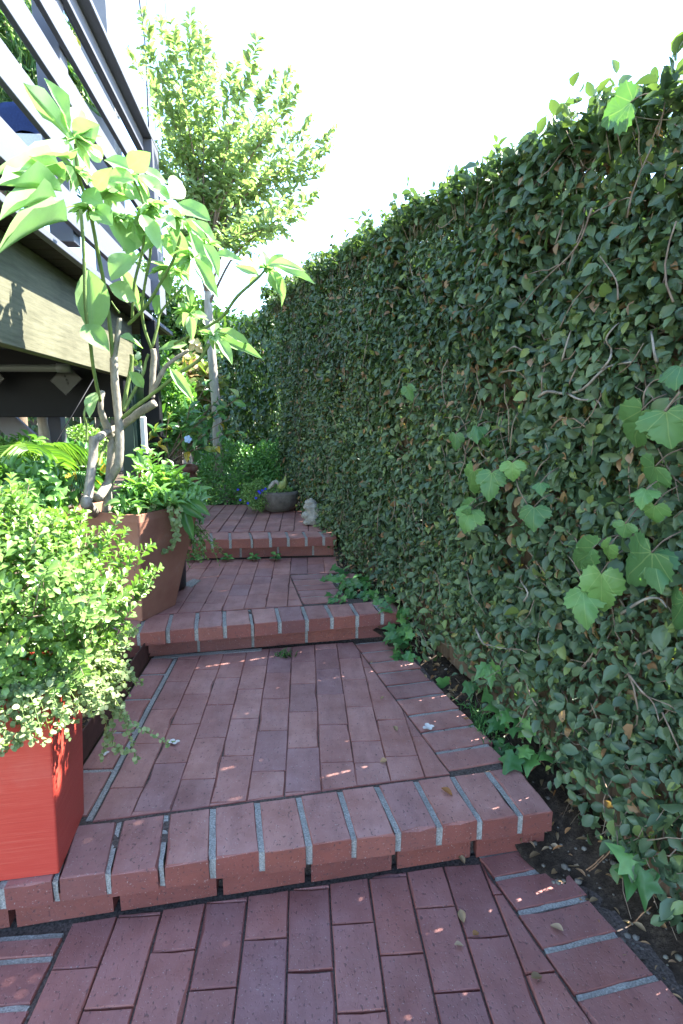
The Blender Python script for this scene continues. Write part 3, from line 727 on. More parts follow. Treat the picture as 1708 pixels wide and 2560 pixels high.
BR = [([(910, 350), (950, 320), (1020, 345), (1100, 310), (1190, 240), (1250, 200), (1330, 185)], .0072, .004),
      ([(1040, 345), (1100, 360), (1160, 370), (1200, 395)], .005, .003),
      ([(1195, 225), (1235, 190), (1240, 130), (1215, 90), (1250, 30), (1275, 10)], .005, .003),
      ([(925, 340), (920, 270), (940, 200), (925, 150)], .004, .002),
      ([(1040, 310), (1060, 260), (1100, 180), (1180, 190)], .004, .0022),
      ([(570, 600), (585, 540), (570, 470), (600, 390), (630, 330)], .0042, .002),
      ([(610, 1420), (640, 1480), (680, 1500), (760, 1515)], .006, .003), ([(760, 1515), (820, 1520), (870, 1540)], .003, .002),
      ([(820, 740), (800, 700), (770, 650)], .003, .002), ([(850, 840), (820, 770), (800, 735)], .003, .002),
      ([(880, 710), (920, 670), (950, 620), (945, 560)], .0035, .002), ([(780, 590), (790, 500), (800, 430)], .003, .002),
      ([(830, 1290), (850, 1250), (820, 1200), (830, 1170)], .005, .003), ([(1380, 400), (1395, 330), (1430, 280), (1490, 265)], .0035, .0025),
      ([(760, 150), (800, 130), (850, 140)], .005, .003), ([(740, 240), (800, 225), (830, 260), (870, 300)], .0045, .002),
      ([(1020, 180), (1035, 110), (1070, 20)], .005, .003), ([(1450, 200), (1430, 150), (1420, 60)], .006, .004),
      ([(1290, 1340), (1380, 1290), (1450, 1270), (1490, 1320)], .006, .004), ([(1100, 1190), (1060, 1120), (1040, 1080)], .004, .002),
      ([(160, 960), (170, 880), (185, 820)], .004, .002), ([(230, 930), (250, 870), (240, 800)], .004, .002),
      ([(1320, 1620), (1370, 1700), (1430, 1760), (1460, 1830)], .004, .003), ([(1470, 1800), (1510, 1900), (1560, 1980)], .004, .003)]
for pts, r0, r1 in BR:
    tube_obj('branch', [hp(x + random.uniform(-9, 9), y + random.uniform(-9, 9), .092 + .016 * math.sin(i * 2.3)) for i, (x, y) in enumerate(pts)], (r0 * .62, r1 * .45), GREYBARK if r0 > .0045 else TWIG, fig, 7, .22, 3)
for pts, r0, r1 in [([(1480, 520), (1440, 620), (1360, 700), (1300, 770)], .006, .004), ([(1700, 980), (1640, 1050), (1590, 1080)], .006, .004),
                    ([(1545, 750), (1540, 700), (1500, 640)], .006, .004), ([(1400, 820), (1430, 760), (1480, 700)], .004, .003)]:
    tube_obj('branch', [hp((x - 854) / .54464, (y - 800) / .54464, .115) for x, y in pts], (r0 * .42, r1 * .3), TWIG, fig, 6, .2, 4)
pz = [hp(*q, .10) for q in [(590, 640), (550, 560), (480, 470), (400, 380)]]

# large lobed leaves of a grape ivy growing over the fig
GL = [(1380, 415, 1325, 590, 215), (1490, 420, 1505, 580, 235), (1560, 215, 1530, 300, 150), (1445, 670, 1395, 765, 150), (690, 700, 672, 826, 138), (612, 690, 590, 805, 110),
      (785, 655, 785, 738, 118), (600, 872, 556, 972, 130), (590, 850, 520, 888, 95), (885, 860, 880, 962, 132), (1155, 1048, 1040, 1135, 150), (1425, 1068, 1285, 1205, 230),
      (1430, 1068, 1460, 1230, 150), (1195, 1160, 1195, 1350, 180), (1110, 1245, 1125, 1410, 135), (1580, 1290, 1500, 1425, 150), (1305, 935, 1290, 1000, 110), (1400, 780, 1375, 850, 95),
      (1440, 850, 1430, 935, 105), (915, 750, 915, 795, 62), (1235, 1030, 1215, 1110, 85), (525, 525, 520, 600, 72), (625, 490, 620, 550, 72), (300, 305, 320, 370, 70), (1330, 470 - 1469, 1180, 560 - 1469, 170), (655, 540, 665, 590, 50)]
grape = thing('grape_ivy', 'trailing vine with big toothed three lobed leaves hanging over the fig', 'vine', (FX(1.2), 1.2, .05))
GM = leaf_mesh('grape', GRAPET, GRAPE, 6)
for i, (x0, y0, x1_, y1_, wd) in enumerate(GL):
    a = hp(x0, y0, .15 + .012 * (i % 3)); b = hp(x1_, y1_, .15 + .012 * (i % 3) + .015 * ((i * 7) % 5 - 2)); d = b - a; L = d.length
    W = wd * .54464 / FPX * (a - Vector((0, 0, CAM_H))).length * 1.0
    toc = (Vector((0, 0, CAM_H)) - a).normalized()
    nn = Vector(HN) * .4 + toc * .8 + Vector((0, 0, .40)) + Vector(rnd3(1)[0]) * .16
    one_leaf(GM, a, d, nn, L * 1.05, W * .95, grape)
    q = a - d.normalized() * .02 - HN * .055 + Vector((0, 0, random.uniform(.0, .03)))
    tube_obj('leaf_stalk', [q, q.lerp(a, .6) + Vector((0, 0, .008)), a + HN * .002], (.0016, .0012), BROWNBARK, grape, 5, .05, 3)

# ivy at the foot of the fence
def ivy(label, spots, n, size, loc_off=.0):
    c = Vector(spots[0]); t = thing('ivy_plant', label, 'ivy', c, 'ivy along the foot of the fence'); ms = leaf_mesh('ivy', IVYT, IVY, 5); cur = []
    for k in range(n):
        s = Vector(random.choice(spots)) + Vector((random.uniform(-.05, .03), random.uniform(-.06, .06), random.uniform(.0, .05)))
        d = Vector((random.uniform(-.9, .2), random.uniform(-.8, .5), random.uniform(-.7, .1))); nn = Vector((-.5, -.45, .8)) + Vector(rnd3(1)[0]) * .4
        L = size * random.uniform(.6, 1.15); one_leaf(ms, s, d, nn, L, L * .95, t); cur.append((s, L))
    for s, L in cur[::3]:
        e = s + Vector((.05, .02, -.05)); tube_obj('stalk', [e, (e + s) / 2 + Vector((0, 0, .01)), s], .0011, TWIG, t, 4, 0, 2)
sp = lambda x, y, dz=0.0, dn=.05: tuple(Vector((FX(y), y, interp(y, ZS) + dz)) + HN * dn)
ivy('ivy patch on the soil at the right end of the upper riser', [sp(0, 3.02, .0, .22), sp(0, 2.92, .02, .15), sp(0, 2.80, .02, .2), sp(0, 2.70, .02, .28), sp(0, 3.10, .03, .12), sp(0, 2.66, .03, .12), sp(0, 2.86, .05, .10)], 85, .062)
ivy('ivy clump tumbling past the right end of the second step', [sp(0, 2.45, .02, .05), sp(0, 2.38, .0, .08), sp(0, 2.3, .02, .09), sp(0, 2.55, .08, .08), sp(0, 2.42, .10, .08), sp(0, 2.33, .07, .10), sp(0, 2.28, -.02, .12)], 60, .068)
ivy('sparse ivy on the fence foot halfway along the wide step', [sp(0, 1.95, .03, .05), sp(0, 1.8, .1, .06), sp(0, 1.68, .06, .06), sp(0, 1.72, .22, .07), sp(0, 1.6, .0, .08)], 16, .07)
ivy('small ivy clump beside the front right corner of the wide step', [sp(0, 1.50, .07, .09), sp(0, 1.43, .03, .09), sp(0, 1.46, .10, .08), sp(0, 1.56, .13, .07)], 13, .075)
ivy('single bright ivy sprig low on the fence at the right edge', [sp(0, 1.14, .11, .08), sp(0, 1.12, .08, .07)], 4, .085)
# feathery seedling on the wide step's soil edge
wf = thing('fern_weed', 'feathery green weed on the soil beside the wide step', 'weed', sp(0, 1.78, 0, .1)); n = 240
P = np.array(sp(0, 1.74, .0, .09)) + rng.normal(size=(n, 3)) * np.array([.022, .07, .0]) + np.array([0, 0, 1]) * rng.uniform(.0, .05, (n, 1)); D = np.array([-.2, 0, .8]) + .8 * rnd3(n)
leaves_obj('foliage', P, D, rnd3(n), rng.uniform(.015, .035, n), np.full(n, .003), rng.uniform(.3, 1, n), STRAP, IVY, wf)

# ------------------------------------------------------------------ far leafy wall beyond the fence end
far = thing('vine_screen', 'far wall of broad leafed vine beyond the pale fence post', 'hedge', (-.6, 6.4, .4))
n = 15000; t = rng.uniform(0, 1, n); zt = 2.40 - .75 * t ** 1.3 + .06 * np.sin(t * 17); u = rng.uniform(0, 1, n)
P = np.stack([-.12 - 1.25 * t, 5.15 + 2.2 * t, .42 + (zt - .42) * u], 1); nrm = norm(np.array([-.87, -.49, 0])); yy = t * 5
P += nrm * (.08 * lump(yy, P[:, 2]) - .18 * rng.uniform(0, 1, n) ** 1.4)[:, None]
D = np.array([0, 0, -.7]) + .7 * rnd3(n); Nn = nrm + np.array([0, 0, .5]) + .6 * rnd3(n); L = rng.normal(.058, .014, n).clip(.02, .1)
leaves_obj('foliage', P, D, Nn, L, L * rng.uniform(.6, .85, n), rng.beta(2, 2, n), OV, FIG2, far)
tw = []
for k in range(24):
    f = k / 23; tw.append(tube(smooth_path([(-.02 - 1.25 * f, 5.25 + 2.2 * f, .38), (.0 - 1.25 * f + random.uniform(-.05, .05), 5.27 + 2.2 * f, 1.2), (.02 - 1.25 * f, 5.28 + 2.2 * f, 2.3 - .75 * f)], 3), .012, 5))
V, F = merge(tw); obj('stems', mesh('stems', V, F, True), BROWNBARK, far, kind='stuff')
# ------------------------------------------------------------------ deck with its board railing
XR, XF, XC = -.95, -1.083, -.894
Y0, Y1 = -.3, 4.13
deck = thing('raised_deck', 'raised timber deck with charcoal horizontal board railing at left', 'deck', (XR, 2.1, 1.4))
deck.rotation_euler.z = .046
for zb, zt in [(2.905, 2.988), (2.696, 2.807), (2.480, 2.594), (2.226, 2.352), (1.972, 2.101)]:
    box('railing_board', (XR - .026, Y0, zb), (XR, Y1, zt), PAINT, deck, .002)
box('top_rail', (XC - .14, Y0, 2.992), (XC, Y1 + .2, 3.02), PAINT, deck, .003)
box('end_post', (XC - .075, Y1, 1.90), (XC, Y1 + .2, 2.990), PAINT, deck, .003)
for yy in (1.35, 2.75): box('railing_post', (XR - .13, yy - .045, 1.93), (XR - .03, yy + .045, 2.990), PAINT, deck, .003)
box('edge_board', (XR - .03, Y0, 1.832), (XR, Y1 + .75, 1.862), PAINT, deck, .003)
yy = Y0
while yy < Y1 + .62:
    box('deck_board', (-4.6, yy + .002, 1.838), (XR - .031, yy + .138, 1.862), UNDER, deck, .002); yy += .14
box('fascia', (XF - .05, Y0, 1.425), (XF, Y1 - .05, 1.836), FASCIA, deck, .004)
for xx in (-1.6, -2.1, -2.6, -3.1, -3.6):
    box('joist', (xx - .02, Y0, 1.60), (xx + .02, Y1 + .5, 1.836), JOIST, deck, .002)
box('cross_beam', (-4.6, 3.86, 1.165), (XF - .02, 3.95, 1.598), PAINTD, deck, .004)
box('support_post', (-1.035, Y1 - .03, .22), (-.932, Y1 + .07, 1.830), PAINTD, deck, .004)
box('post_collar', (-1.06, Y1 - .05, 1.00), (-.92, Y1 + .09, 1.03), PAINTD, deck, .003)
for cx, cy in ((12, 950), (200, 950)):
    p = at(cx, cy, 3.72); h = Matrix.Translation(p) @ Matrix.Rotation(R(45), 4, 'Y')
    o = obj('bracket', bevel_box('bracket', .13, .012, .15, .003), STEEL, deck, M=h)
    for q in range(3): obj('bracket_bolt', bevel_box('bracket_bolt', .012, .008, .012, .002), STEEL, o, M=Matrix.Translation(p + Vector((-.02 + .02 * q, -.009, .01 - .01 * q))))
a, b = at(0, 921, 3.5), at(196, 921, 3.5)
tube_obj('drain_pipe', [(-4, 3.5, a.z), (a.x, 3.5, a.z), (b.x, 3.5, b.z)], .022, PIPE, deck, 12, 0, 3)
tube_obj('pipe_coupling', [(b.x - .05, 3.5, b.z), (b.x + .03, 3.5, b.z)], .027, PIPE, deck, 12, 0, 2)
# column standing on the deck, above the rail
pc = thing('deck_column', 'grey square column rising behind the railing end', 'column', (-1.4, 4.48, 1.864))
box('shaft', (-1.50, 4.40, 1.866), (-1.31, 4.56, 5.6), WALLG, pc, .004); box('base_block', (-1.52, 4.38, 1.864), (-1.29, 4.58, 1.97), WALLG, pc, .004)
# chair with a fringed throw, seen between the boards
DY = .52
ch = thing('deck_chair', 'dark deck chair seen between the railing boards', 'chair', (-1.42, 2.25 + DY, 1.864))
for sx in (-.2, .2):
    for sy in (-.2, .2): box('leg', (-1.45 + sx - .02, DY + 2.2 + sy - .02, 1.866), (-1.45 + sx + .02, DY + 2.2 + sy + .02, 2.22), PAINTD, ch, .003)
box('seat', (-1.69, DY + 1.96, 2.222), (-1.21, DY + 2.44, 2.26), PAINTD, ch, .01)
for k in range(4): box('back_slat', (-1.68 + .13 * k, DY + 2.40, 2.262), (-1.60 + .13 * k, DY + 2.43, 2.52), PAINTD, ch, .003)
th = thing('throw_blanket', 'navy blue throw with a white fringe over the deck chair', 'blanket', (-1.4, DY + 2.4, 2.5))
V = []; F = []; nx, nv = 16, 10
for j in range(nv + 1):
    for i in range(nx + 1):
        x = -1.72 + .56 * i / nx; s_ = j / nv; w_ = .010 * math.sin(i * 1.3 + j)
        if s_ < .5: y_, z_ = DY + 2.36 + w_, 2.43 + .16 * s_ * 2
        else: y_, z_ = DY + 2.455 + w_, 2.59 - .30 * (s_ - .5) * 2
        V.append((x, y_, z_ + .02 * math.sin(i * .6)))
for j in range(nv):
    for i in range(nx): q = j * (nx + 1) + i; F.append((q, q + 1, q + nx + 2, q + nx + 1))
obj('cloth', mesh('cloth', V, F, True), BLUEFAB, th)
box('hem_band', (-1.72, DY + 2.340, 2.375), (-1.16, DY + 2.348, 2.432), WHITEFAB, th, .001)
fr = []
for i in range(36): x = -1.715 + .55 * i / 35; fr.append(tube([(x, DY + 2.344, 2.376), (x + random.uniform(-.004, .004), DY + 2.34, 2.30)], (.003, .002), 5))
V, F = merge(fr); obj('fringe', mesh('fringe', V, F), WHITEFAB, th, kind='stuff')

# ------------------------------------------------------------------ things under and behind the deck
sg = thing('stair_stringer', 'grey diagonal stair beam under the far side of the deck', 'beam', (-3.0, 4.6, .3))
a, b = at(-30, 1010, 4.6), at(112, 1140, 4.6); d = b - a
obj('beam', bevel_box('beam', d.length, .045, .16, .004), WALLG, sg, M=Matrix.Translation((a + b) / 2) @ d.to_track_quat('X', 'Z').to_matrix().to_4x4())
up = thing('deck_far_post', 'blue grey timber post under the far side of the deck', 'post', at(140, 1190, 4.9))
p = at(142, 1100, 4.9); box('shaft', (p.x - .065, p.y - .05, .3), (p.x + .065, p.y + .05, 1.7), PAINT, up, .004)
box('footing', (p.x - .09, p.y - .08, .28), (p.x + .09, p.y + .08, .36), WALLG, up, .006)
st = thing('young_tree', 'slim pale trunk standing beside the blue grey post under the deck', 'tree', at(125, 1200, 4.3))
tube_obj('trunk', [at(132, 1240, 4.3), at(124, 1160, 4.3), at(110, 1080, 4.3), at(104, 1020, 4.3), at(98, 900, 4.35)], (.045, .04, .035, .03), PALEBARK, st, 9, .06)
dp = thing('downspout', 'narrow white downspout beside the dark deck post', 'pipe', at(362, 1180, 3.9))
a, b = at(352, 1030, 3.8), at(366, 1180, 3.8); box('pipe', (a.x - .005, 3.78, .3), (a.x + .03, 3.82, 1.17), WHITEP, dp, .006); box('strap', (a.x - .011, 3.772, .9), (a.x + .036, 3.826, .93), STEEL, dp, .002)
pn = thing('utility_cabinet', 'dark green panel cabinet behind the post under the deck', 'cabinet', at(330, 1160, 4.0))
a = at(300, 1050, 4.05); b = at(348, 1160, 4.05); box('body', (a.x, 4.05, .3), (b.x, 4.3, 1.5), mat_plain('green_paint', (.03, .06, .045), .5, .4, .2), pn, .006); box('door', (a.x + .02, 4.04, .4), (b.x - .02, 4.05, 1.42), mat_plain('green_door_paint', (.035, .065, .05), .5, .4, .2), pn, .002)
bf = thing('back_fence', 'grey paling fence with vine at the back of the garden', 'fence', (-4, 8.2, .4))
me = [bevel_box('paling', .09, .02, 1.5 + .05 * k, .003) for k in range(3)]
for q in me: q.materials.append(OLDFENCE)
for k in range(58): obj('paling', me[k % 3], None, bf, M=Matrix.Translation((-7 + .1 * k, 8.2 + random.uniform(-.01, .01), 1.1)) @ Matrix.Rotation(random.uniform(-.01, .01), 4, 'Y'))
box('rail', (-7, 8.22, 1.45), (-1.2, 8.27, 1.53), OLDFENCE, bf)
n = 2600; P = np.stack([rng.uniform(-7, -1.0, n), 8.12 - rng.uniform(0, .2, n), 1.9 - rng.beta(1.2, 2, n) * 1.2 + .2 * np.sin(rng.uniform(0, 6, n))], 1)
vn = thing('fence_vine', 'leafy vine hanging over the grey back fence under the deck', 'vine', (-4, 8.1, .4)); L = rng.uniform(.06, .13, n)
leaves_obj('foliage', P, np.array([0, -.3, -.7]) + .6 * rnd3(n), np.array([0, -1, .5]) + .6 * rnd3(n), L, L * .8, rng.beta(2, 2, n), OV, FIG2, vn)
tube_obj('stem', [(-4, 8.15, .4), (-3.9, 8.1, 1.1), (-4.2, 8.1, 1.8)], (.02, .01), BROWNBARK, vn)
bn = thing('timber_bench', 'weathered timber bench end below the diagonal stair beam', 'bench', at(40, 1180, 4.2))
p = at(50, 1150, 4.2)
for k in range(3): box('slat', (p.x - .55, 4.15 + .12 * k, .78), (p.x + .12, 4.25 + .12 * k, .82), OLDFENCE, bn, .004)
for sx in (-.5, .06):
    for sy in (.02, .28): box('leg', (p.x + sx - .03, 4.15 + sy - .03, .3), (p.x + sx + .03, 4.15 + sy + .03, .778), OLDFENCE, bn, .004)

def shrub(name, label, cat, c, r, n, tpl, m, size, ratio, zmin=-.5, jit=.18, amp=.12, seed=0.0, up=.4, group=None, stems=5, base=None, sm=None, kindname='foliage', spread=.8):
    c = np.array(c, float); b = Vector(base) if base else Vector((c[0], c[1], c[2] - r[2]))
    t = thing(name, label, cat, b, group); d = rnd3(int(n * 2.5)); d = d[d[:, 2] > zmin][:n]; n = len(d)
    s = (1 - np.abs(rng.normal(size=(n, 1))) * jit) * bumpy(d, amp, seed)[:, None]
    P = c + d * np.array(r) * s; L = rng.normal(size, size * .22, n).clip(size * .4, size * 1.7)
    D = d * .5 + np.array([0, 0, up]) + spread * rnd3(n); Nn = d + np.array([0, 0, .5]) + .6 * rnd3(n)
    leaves_obj(kindname, P, D, Nn, L, L * ratio, rng.beta(2, 2, n), tpl, m, t)
    for k in range(stems):
        q = c + rnd3(1)[0] * np.array(r) * .6; mid = (np.array(b) + q) / 2 + rng.normal(size=3) * .03
        tube_obj('stem', [b + Vector((random.uniform(-.03, .03), random.uniform(-.03, .03), 0)), Vector(mid), Vector(q)], (max(.003, r[2] * .03), .002), sm or TWIG, t, 5, .05, 3)
    return t
p = at(205, 1140, 5.2)
shrub('boxwood_ball', 'clipped boxwood ball behind the deck post at left', 'shrub', p, (.26, .26, .26), 2600, OBO, BOX, .035, .6, -1, .08, .04)
# trees behind
def tree(name, label, trunk, c, r, n, tpl, m, size, ratio, bark, jit=.35, amp=.22, up=-.2, nb=7, seed=0.0):
    t = thing(name, label, 'tree', trunk[0]); tube_obj('trunk', trunk, (.09, .06, .035), bark, t, 9, .06)
    c = np.array(c, float); d = rnd3(n); s = (1 - np.abs(rng.normal(size=(n, 1))) * jit) * bumpy(d, amp, seed)[:, None]; P = c + d * np.array(r) * s
    L = rng.normal(size, size * .25, n).clip(size * .4, size * 1.8); D = np.array([0, 0, up]) + .9 * rnd3(n); Nn = np.array([0, 0, .8]) + .7 * rnd3(n)
    leaves_obj('crown', P, D, Nn, L, L * ratio, rng.beta(2, 2, n), tpl, m, t)
    for k in range(nb):
        q = c + rnd3(1)[0] * np.array(r) * .75; tube_obj('limb', [trunk[-1], (Vector(trunk[-1]) + Vector(q)) / 2 + Vector(rng.normal(size=3) * .08), q], (.035, .008), bark, t, 6, .05)
    return t
tree('garden_tree', 'dark leafy tree behind the crape myrtle', [(-2.5, 9.3, .4), (-2.5, 9.3, 1.2), (-2.4, 9.3, 2.0)], (-2.3, 9.3, 2.3), (1.25, .9, 1.15), 9000, OV, TREED, .10, .6, BROWNBARK, seed=1.0)
tree('garden_tree', 'broad dark tree standing behind the far leafy wall', [(-1.0, 10.5, .4), (-1.0, 10.5, 1.2), (-1.0, 10.4, 1.7)], (-.9, 10.5, 2.0), (1.2, .9, 1.0), 8000, OV, TREED, .10, .6, BROWNBARK, seed=2.2)
tree('garden_tree', 'low bright tree at the back left under the deck', [(-5.2, 9.8, .4), (-5.2, 9.8, 1.0), (-5.2, 9.8, 1.6)], (-5.2, 9.8, 2.0), (2.0, .8, 1.2), 8000, OV, MYRTLE, .11, .6, BROWNBARK, seed=3.1)
# feathery tree and yellow leafed tree seen through the railing
ft = thing('feathery_tree', 'green tree with long needle leaves seen between the railing boards', 'tree', (-3.3, 4.6, .3))
tube_obj('trunk', [(-3.3, 4.6, .3), (-3.35, 4.6, 2.0), (-3.2, 4.6, 3.6), (-3.1, 4.6, 4.8)], (.1, .07, .04), BROWNBARK, ft, 9, .05)
PP = []; DD = []; LL = []
for k in range(210):
    s = at(random.uniform(-60, 125), random.uniform(-60, 330), 4.6 + random.uniform(-.5, .5)); d = np.array([random.uniform(.1, .8), random.uniform(-.4, .4), -1]); d = norm(d)
    for j in range(26):
        PP.append(np.array(s) + d * .022 * j + .01 * rnd3(1)[0]); DD.append(d + .45 * rnd3(1)[0]); LL.append(random.uniform(.06, .14))
n = len(PP); leaves_obj('crown', PP, DD, rnd3(n), np.array(LL), np.full(n, .007), rng.uniform(0, 1, n), STRAP, WILLOW, ft)
for k in range(8): q = at(random.uniform(-40, 115), random.uniform(0, 250), 4.6); tube_obj('limb', [(-3.2, 4.6, 3.2), ((q.x - 3.2) / 2, 4.6, (q.z + 3.4) / 2), q], (.02, .005), BROWNBARK, ft, 6)
yt = thing('broadleaf_tree', 'tree with large yellow leaves seen between the railing boards', 'tree', (-2.55, 5.2, .3))
tube_obj('trunk', [(-2.55, 5.2, .3), (-2.5, 5.2, 2.2), (-2.45, 5.2, 3.6), (-2.3, 5.2, 4.7)], (.07, .05, .015), BROWNBARK, yt, 8, .05)
n = 260; P = np.array([at(random.gauss(125 + 60 * t_, 26), 60 + 330 * t_, 5.0 + random.uniform(-.3, .4)) for t_ in rng.uniform(0, 1, n)]); L = rng.uniform(.09, .2, n)
leaves_obj('crown', P, np.array([.2, 0, -.7]) + .7 * rnd3(n), np.array([.3, -.5, .6]) + .7 * rnd3(n), L, L * .6, rng.uniform(0, 1, n), LAN, YELL, yt)
for k in range(9): q = P[k * 20]; tube_obj('limb', [(-2.45, 5.2, 3.0), tuple((np.array([-2.45, 5.2, 3.0]) + q) / 2 + rng.normal(size=3) * .1), tuple(q)], (.014, .004), BROWNBARK, yt, 5)
n = 3000
tree('garden_tree', 'dark tree foliage low behind the deck railing at left', [(-4.6, 6.0, .3), (-4.6, 6, 1.5), (-4.5, 6, 2.4)], (-4.3, 6.0, 2.75), (1.0, .6, .7), 4000, OV, TREED, .09, .5, BROWNBARK, seed=5.0)
# cables
for nm, lb, pts, r in [('utility_cable', 'thick dark overhead cable dropping behind the crape myrtle', [(346, -60), (349, 0), (357, 60), (364, 125), (372, 330)], .011), ('utility_cable', 'thin faint overhead wire left of the two over the crape myrtle', [(362, -60), (372, 100), (390, 330)], .004), ('utility_cable', 'thin faint overhead wire furthest right over the crape myrtle', [(408, -60), (420, 100), (436, 330)], .004)]:
    V, F = tube(smooth_path([at(x, y, 8.6) for x, y in pts], 4), r, 6); o = obj(nm, mesh(nm, V, F, True), CABLE); setp(o, lb, 'cable', 'overhead cables')
# ------------------------------------------------------------------ crape myrtle
my = thing('crape_myrtle', 'airy crape myrtle with upright sunlit sprays behind the deck', 'tree', at(545, 1150, 5.0))
Ym = 5.0
tube_obj('trunk', [at(548, 1190, Ym), at(541, 1020, Ym), at(534, 940, Ym), at(527, 860, Ym), at(522, 790, Ym), at(520, 730, Ym)], (.046, .038, .034, .03), PALEBARK, my, 10, .05)
tips = [(312, 150), (345, 95), (378, 105), (405, 120), (440, 98), (468, 130), (490, 165), (530, 200), (575, 148), (612, 215), (650, 200), (655, 250), (690, 300), (735, 325), (728, 360), (715, 410), (690, 470), (655, 510), (370, 240), (420, 260), (520, 330), (600, 330), (640, 400), (360, 360), (450, 420), (560, 450), (610, 540), (500, 520), (420, 560)]
PP = []; DD = []; NN = []; LL = []
root = at(520, 735, Ym)
for i, (tx, ty) in enumerate(tips):
    Yt = Ym + random.uniform(-.55, .55); e = dat(tx, ty, Yt); s = root + Vector((0, 0, random.uniform(-.1, .25)))
    m1 = s.lerp(e, .35) + Vector((random.uniform(-.06, .06) - (e.x - s.x) * .12, 0, .12)); m2 = s.lerp(e, .7) + Vector((-(e.x - s.x) * .06, 0, .06))
    path = smooth_path([s, m1, m2, e], 8); V, F = tube(path, (.013, .008, .004, .0015), 6, .05); obj('branch', mesh('branch', V, F, True), BROWNBARK, my)
    for k in range(7, len(path)):
        p = path[k]; d0 = (path[min(k + 1, len(path) - 1)] - path[k - 1]).normalized(); f = k / (len(path) - 1)
        ntw = (2 if k % 2 else 1) if f < .9 else 1
        for q in range(ntw):
            sd = np.array(d0) * .7 + .8 * rnd3(1)[0] + np.array([0, 0, .25]); sd = norm(sd); ln = (.34 - .24 * f) * random.uniform(.6, 1.2); m = int(4 + ln * 20)
            if f >= .97: sd = np.array(d0); ln = .16; m = 18
            for j in range(m):
                t = (j + .5) / m; side = norm(np.cross(sd, np.array([.2, .3, 1]))) * (1 if j % 2 else -1)
                PP.append(np.array(p) + sd * ln * t + .012 * rnd3(1)[0]); DD.append(side * .8 + sd * .55 + .3 * rnd3(1)[0] + np.array([0, 0, .15])); NN.append(np.array([0, -.3, .7]) + .6 * rnd3(1)[0]); LL.append(random.uniform(.055, .085) * (1.15 - .4 * t))
n = len(PP); LL = np.array(LL); leaves_obj('crown', PP, DD, NN, LL, LL * .52, rng.beta(2, 2, n), OV, MYRTLE, my)

# shrubs at the back
shrub('oakleaf_hydrangea', 'hydrangea with reddish yellow leaves beside the pale trunk', 'shrub', at(478, 965, 5.6), (.28, .25, .26), 420, IVYT, HYDR, .12, .9, -.8, .3, .1, up=-.3, sm=BROWNBARK, base=(at(478, 965, 5.6).x, 5.6, .42))
shrub('bright_shrub', 'sunlit yellow green shrub behind the dark deck post', 'shrub', at(425, 1035, 4.6), (.20, .22, .42), 2400, OV, GARD, .05, .5, -.9, .35, .15, seed=.7, base=(at(425, 1035, 4.6).x, 4.6, .42))
shrub('low_box_hedge', 'low dark green box hedge at the end of the brick path', 'hedge', (-.62, 5.0, .62), (.36, .22, .34), 5200, OBO, BOXD, .028, .6, -.8, .16, .12, seed=1.4, base=(-.62, 5.0, .40))
shrub('low_box_hedge', 'second dark box shrub behind the stone bowl', 'hedge', (-.22, 5.1, .66), (.28, .2, .32), 4200, OBO, BOXD, .028, .6, -.8, .16, .12, seed=2.9, base=(-.22, 5.1, .41))

# ------------------------------------------------------------------ urn with citrus shrub
uc = (-1.0, 4.12, .421); urn = thing('round_urn', 'dark round terracotta urn with rolled rim by the deck post', 'pot', uc)
V, F = lathe([(.12, 0), (.15, .03), (.20, .12), (.225, .22), (.215, .31), (.195, .345), (.20, .35), (.218, .36), (.222, .378), (.216, .394), (.198, .398), (.185, .385), (.18, .36)], 44)
obj('body', mesh('body', V, F, True), URN, urn, uc); V, F = lathe([(.001, .365), (.10, .37), (.184, .362)], 30, 0, False); obj('potting_soil', mesh('potting_soil', V, F, True), SOIL, urn, uc)
ct = thing('citrus_shrub', 'glossy leafed shrub with a few yellow leaves in the round urn', 'shrub', (uc[0], uc[1], .79)); LM = leaf_mesh('lemon', OV3, LEMON, 12)
for k, (dx, dy) in enumerate([(600, 985), (560, 960), (640, 990), (585, 1020), (520, 1010), (490, 1050), (620, 1040), (640, 1075), (560, 1080), (600, 1110), (540, 1100), (440, 1110), (470, 1030), (430, 1070), (510, 1090)]):
    e = at(dx - 45, dy + 5, 4.1 + random.uniform(-.15, .12)); b = Vector((uc[0] + random.uniform(-.06, .08), uc[1] + random.uniform(-.06, .06), .785))
    P = smooth_path([b, b.lerp(e, .5) + Vector((random.uniform(-.03, .03), 0, .05)), e], 5); V, F = tube(P, (.006, .0025), 6); obj('branch', mesh('branch', V, F, True), BROWNBARK, ct)
    for j in range(9):
        p = P[random.randint(5, len(P) - 1)]; d = Vector(rnd3(1)[0]) + (e - b).normalized() * .5; L = random.uniform(.06, .105)
        one_leaf(LM, p, d, Vector((-.2, -.5, .8)) + Vector(rnd3(1)[0]) * .5, L, L * random.uniform(.42, .55), ct, i=(random.choice([10, 11]) if random.random() < (.3 if dx < 480 or dy > 1090 else .05) else random.randrange(10)))
bl = thing('leaf_glint', 'leaf glint coloured in pale blue among the citrus leaves in the urn', 'flower', at(470, 1098, 3.98)); LB = leaf_mesh('glintleaf', ROUND, PALEBLUE, 2)  # added petal shapes stand for a leaf catching light, glint put into their colour
for k in range(5): a = k * 1.257; one_leaf(LB, at(470, 1098, 3.98), (math.cos(a), -.15, math.sin(a)), (0, -1, .3), .028, .026, bl, 'petal')

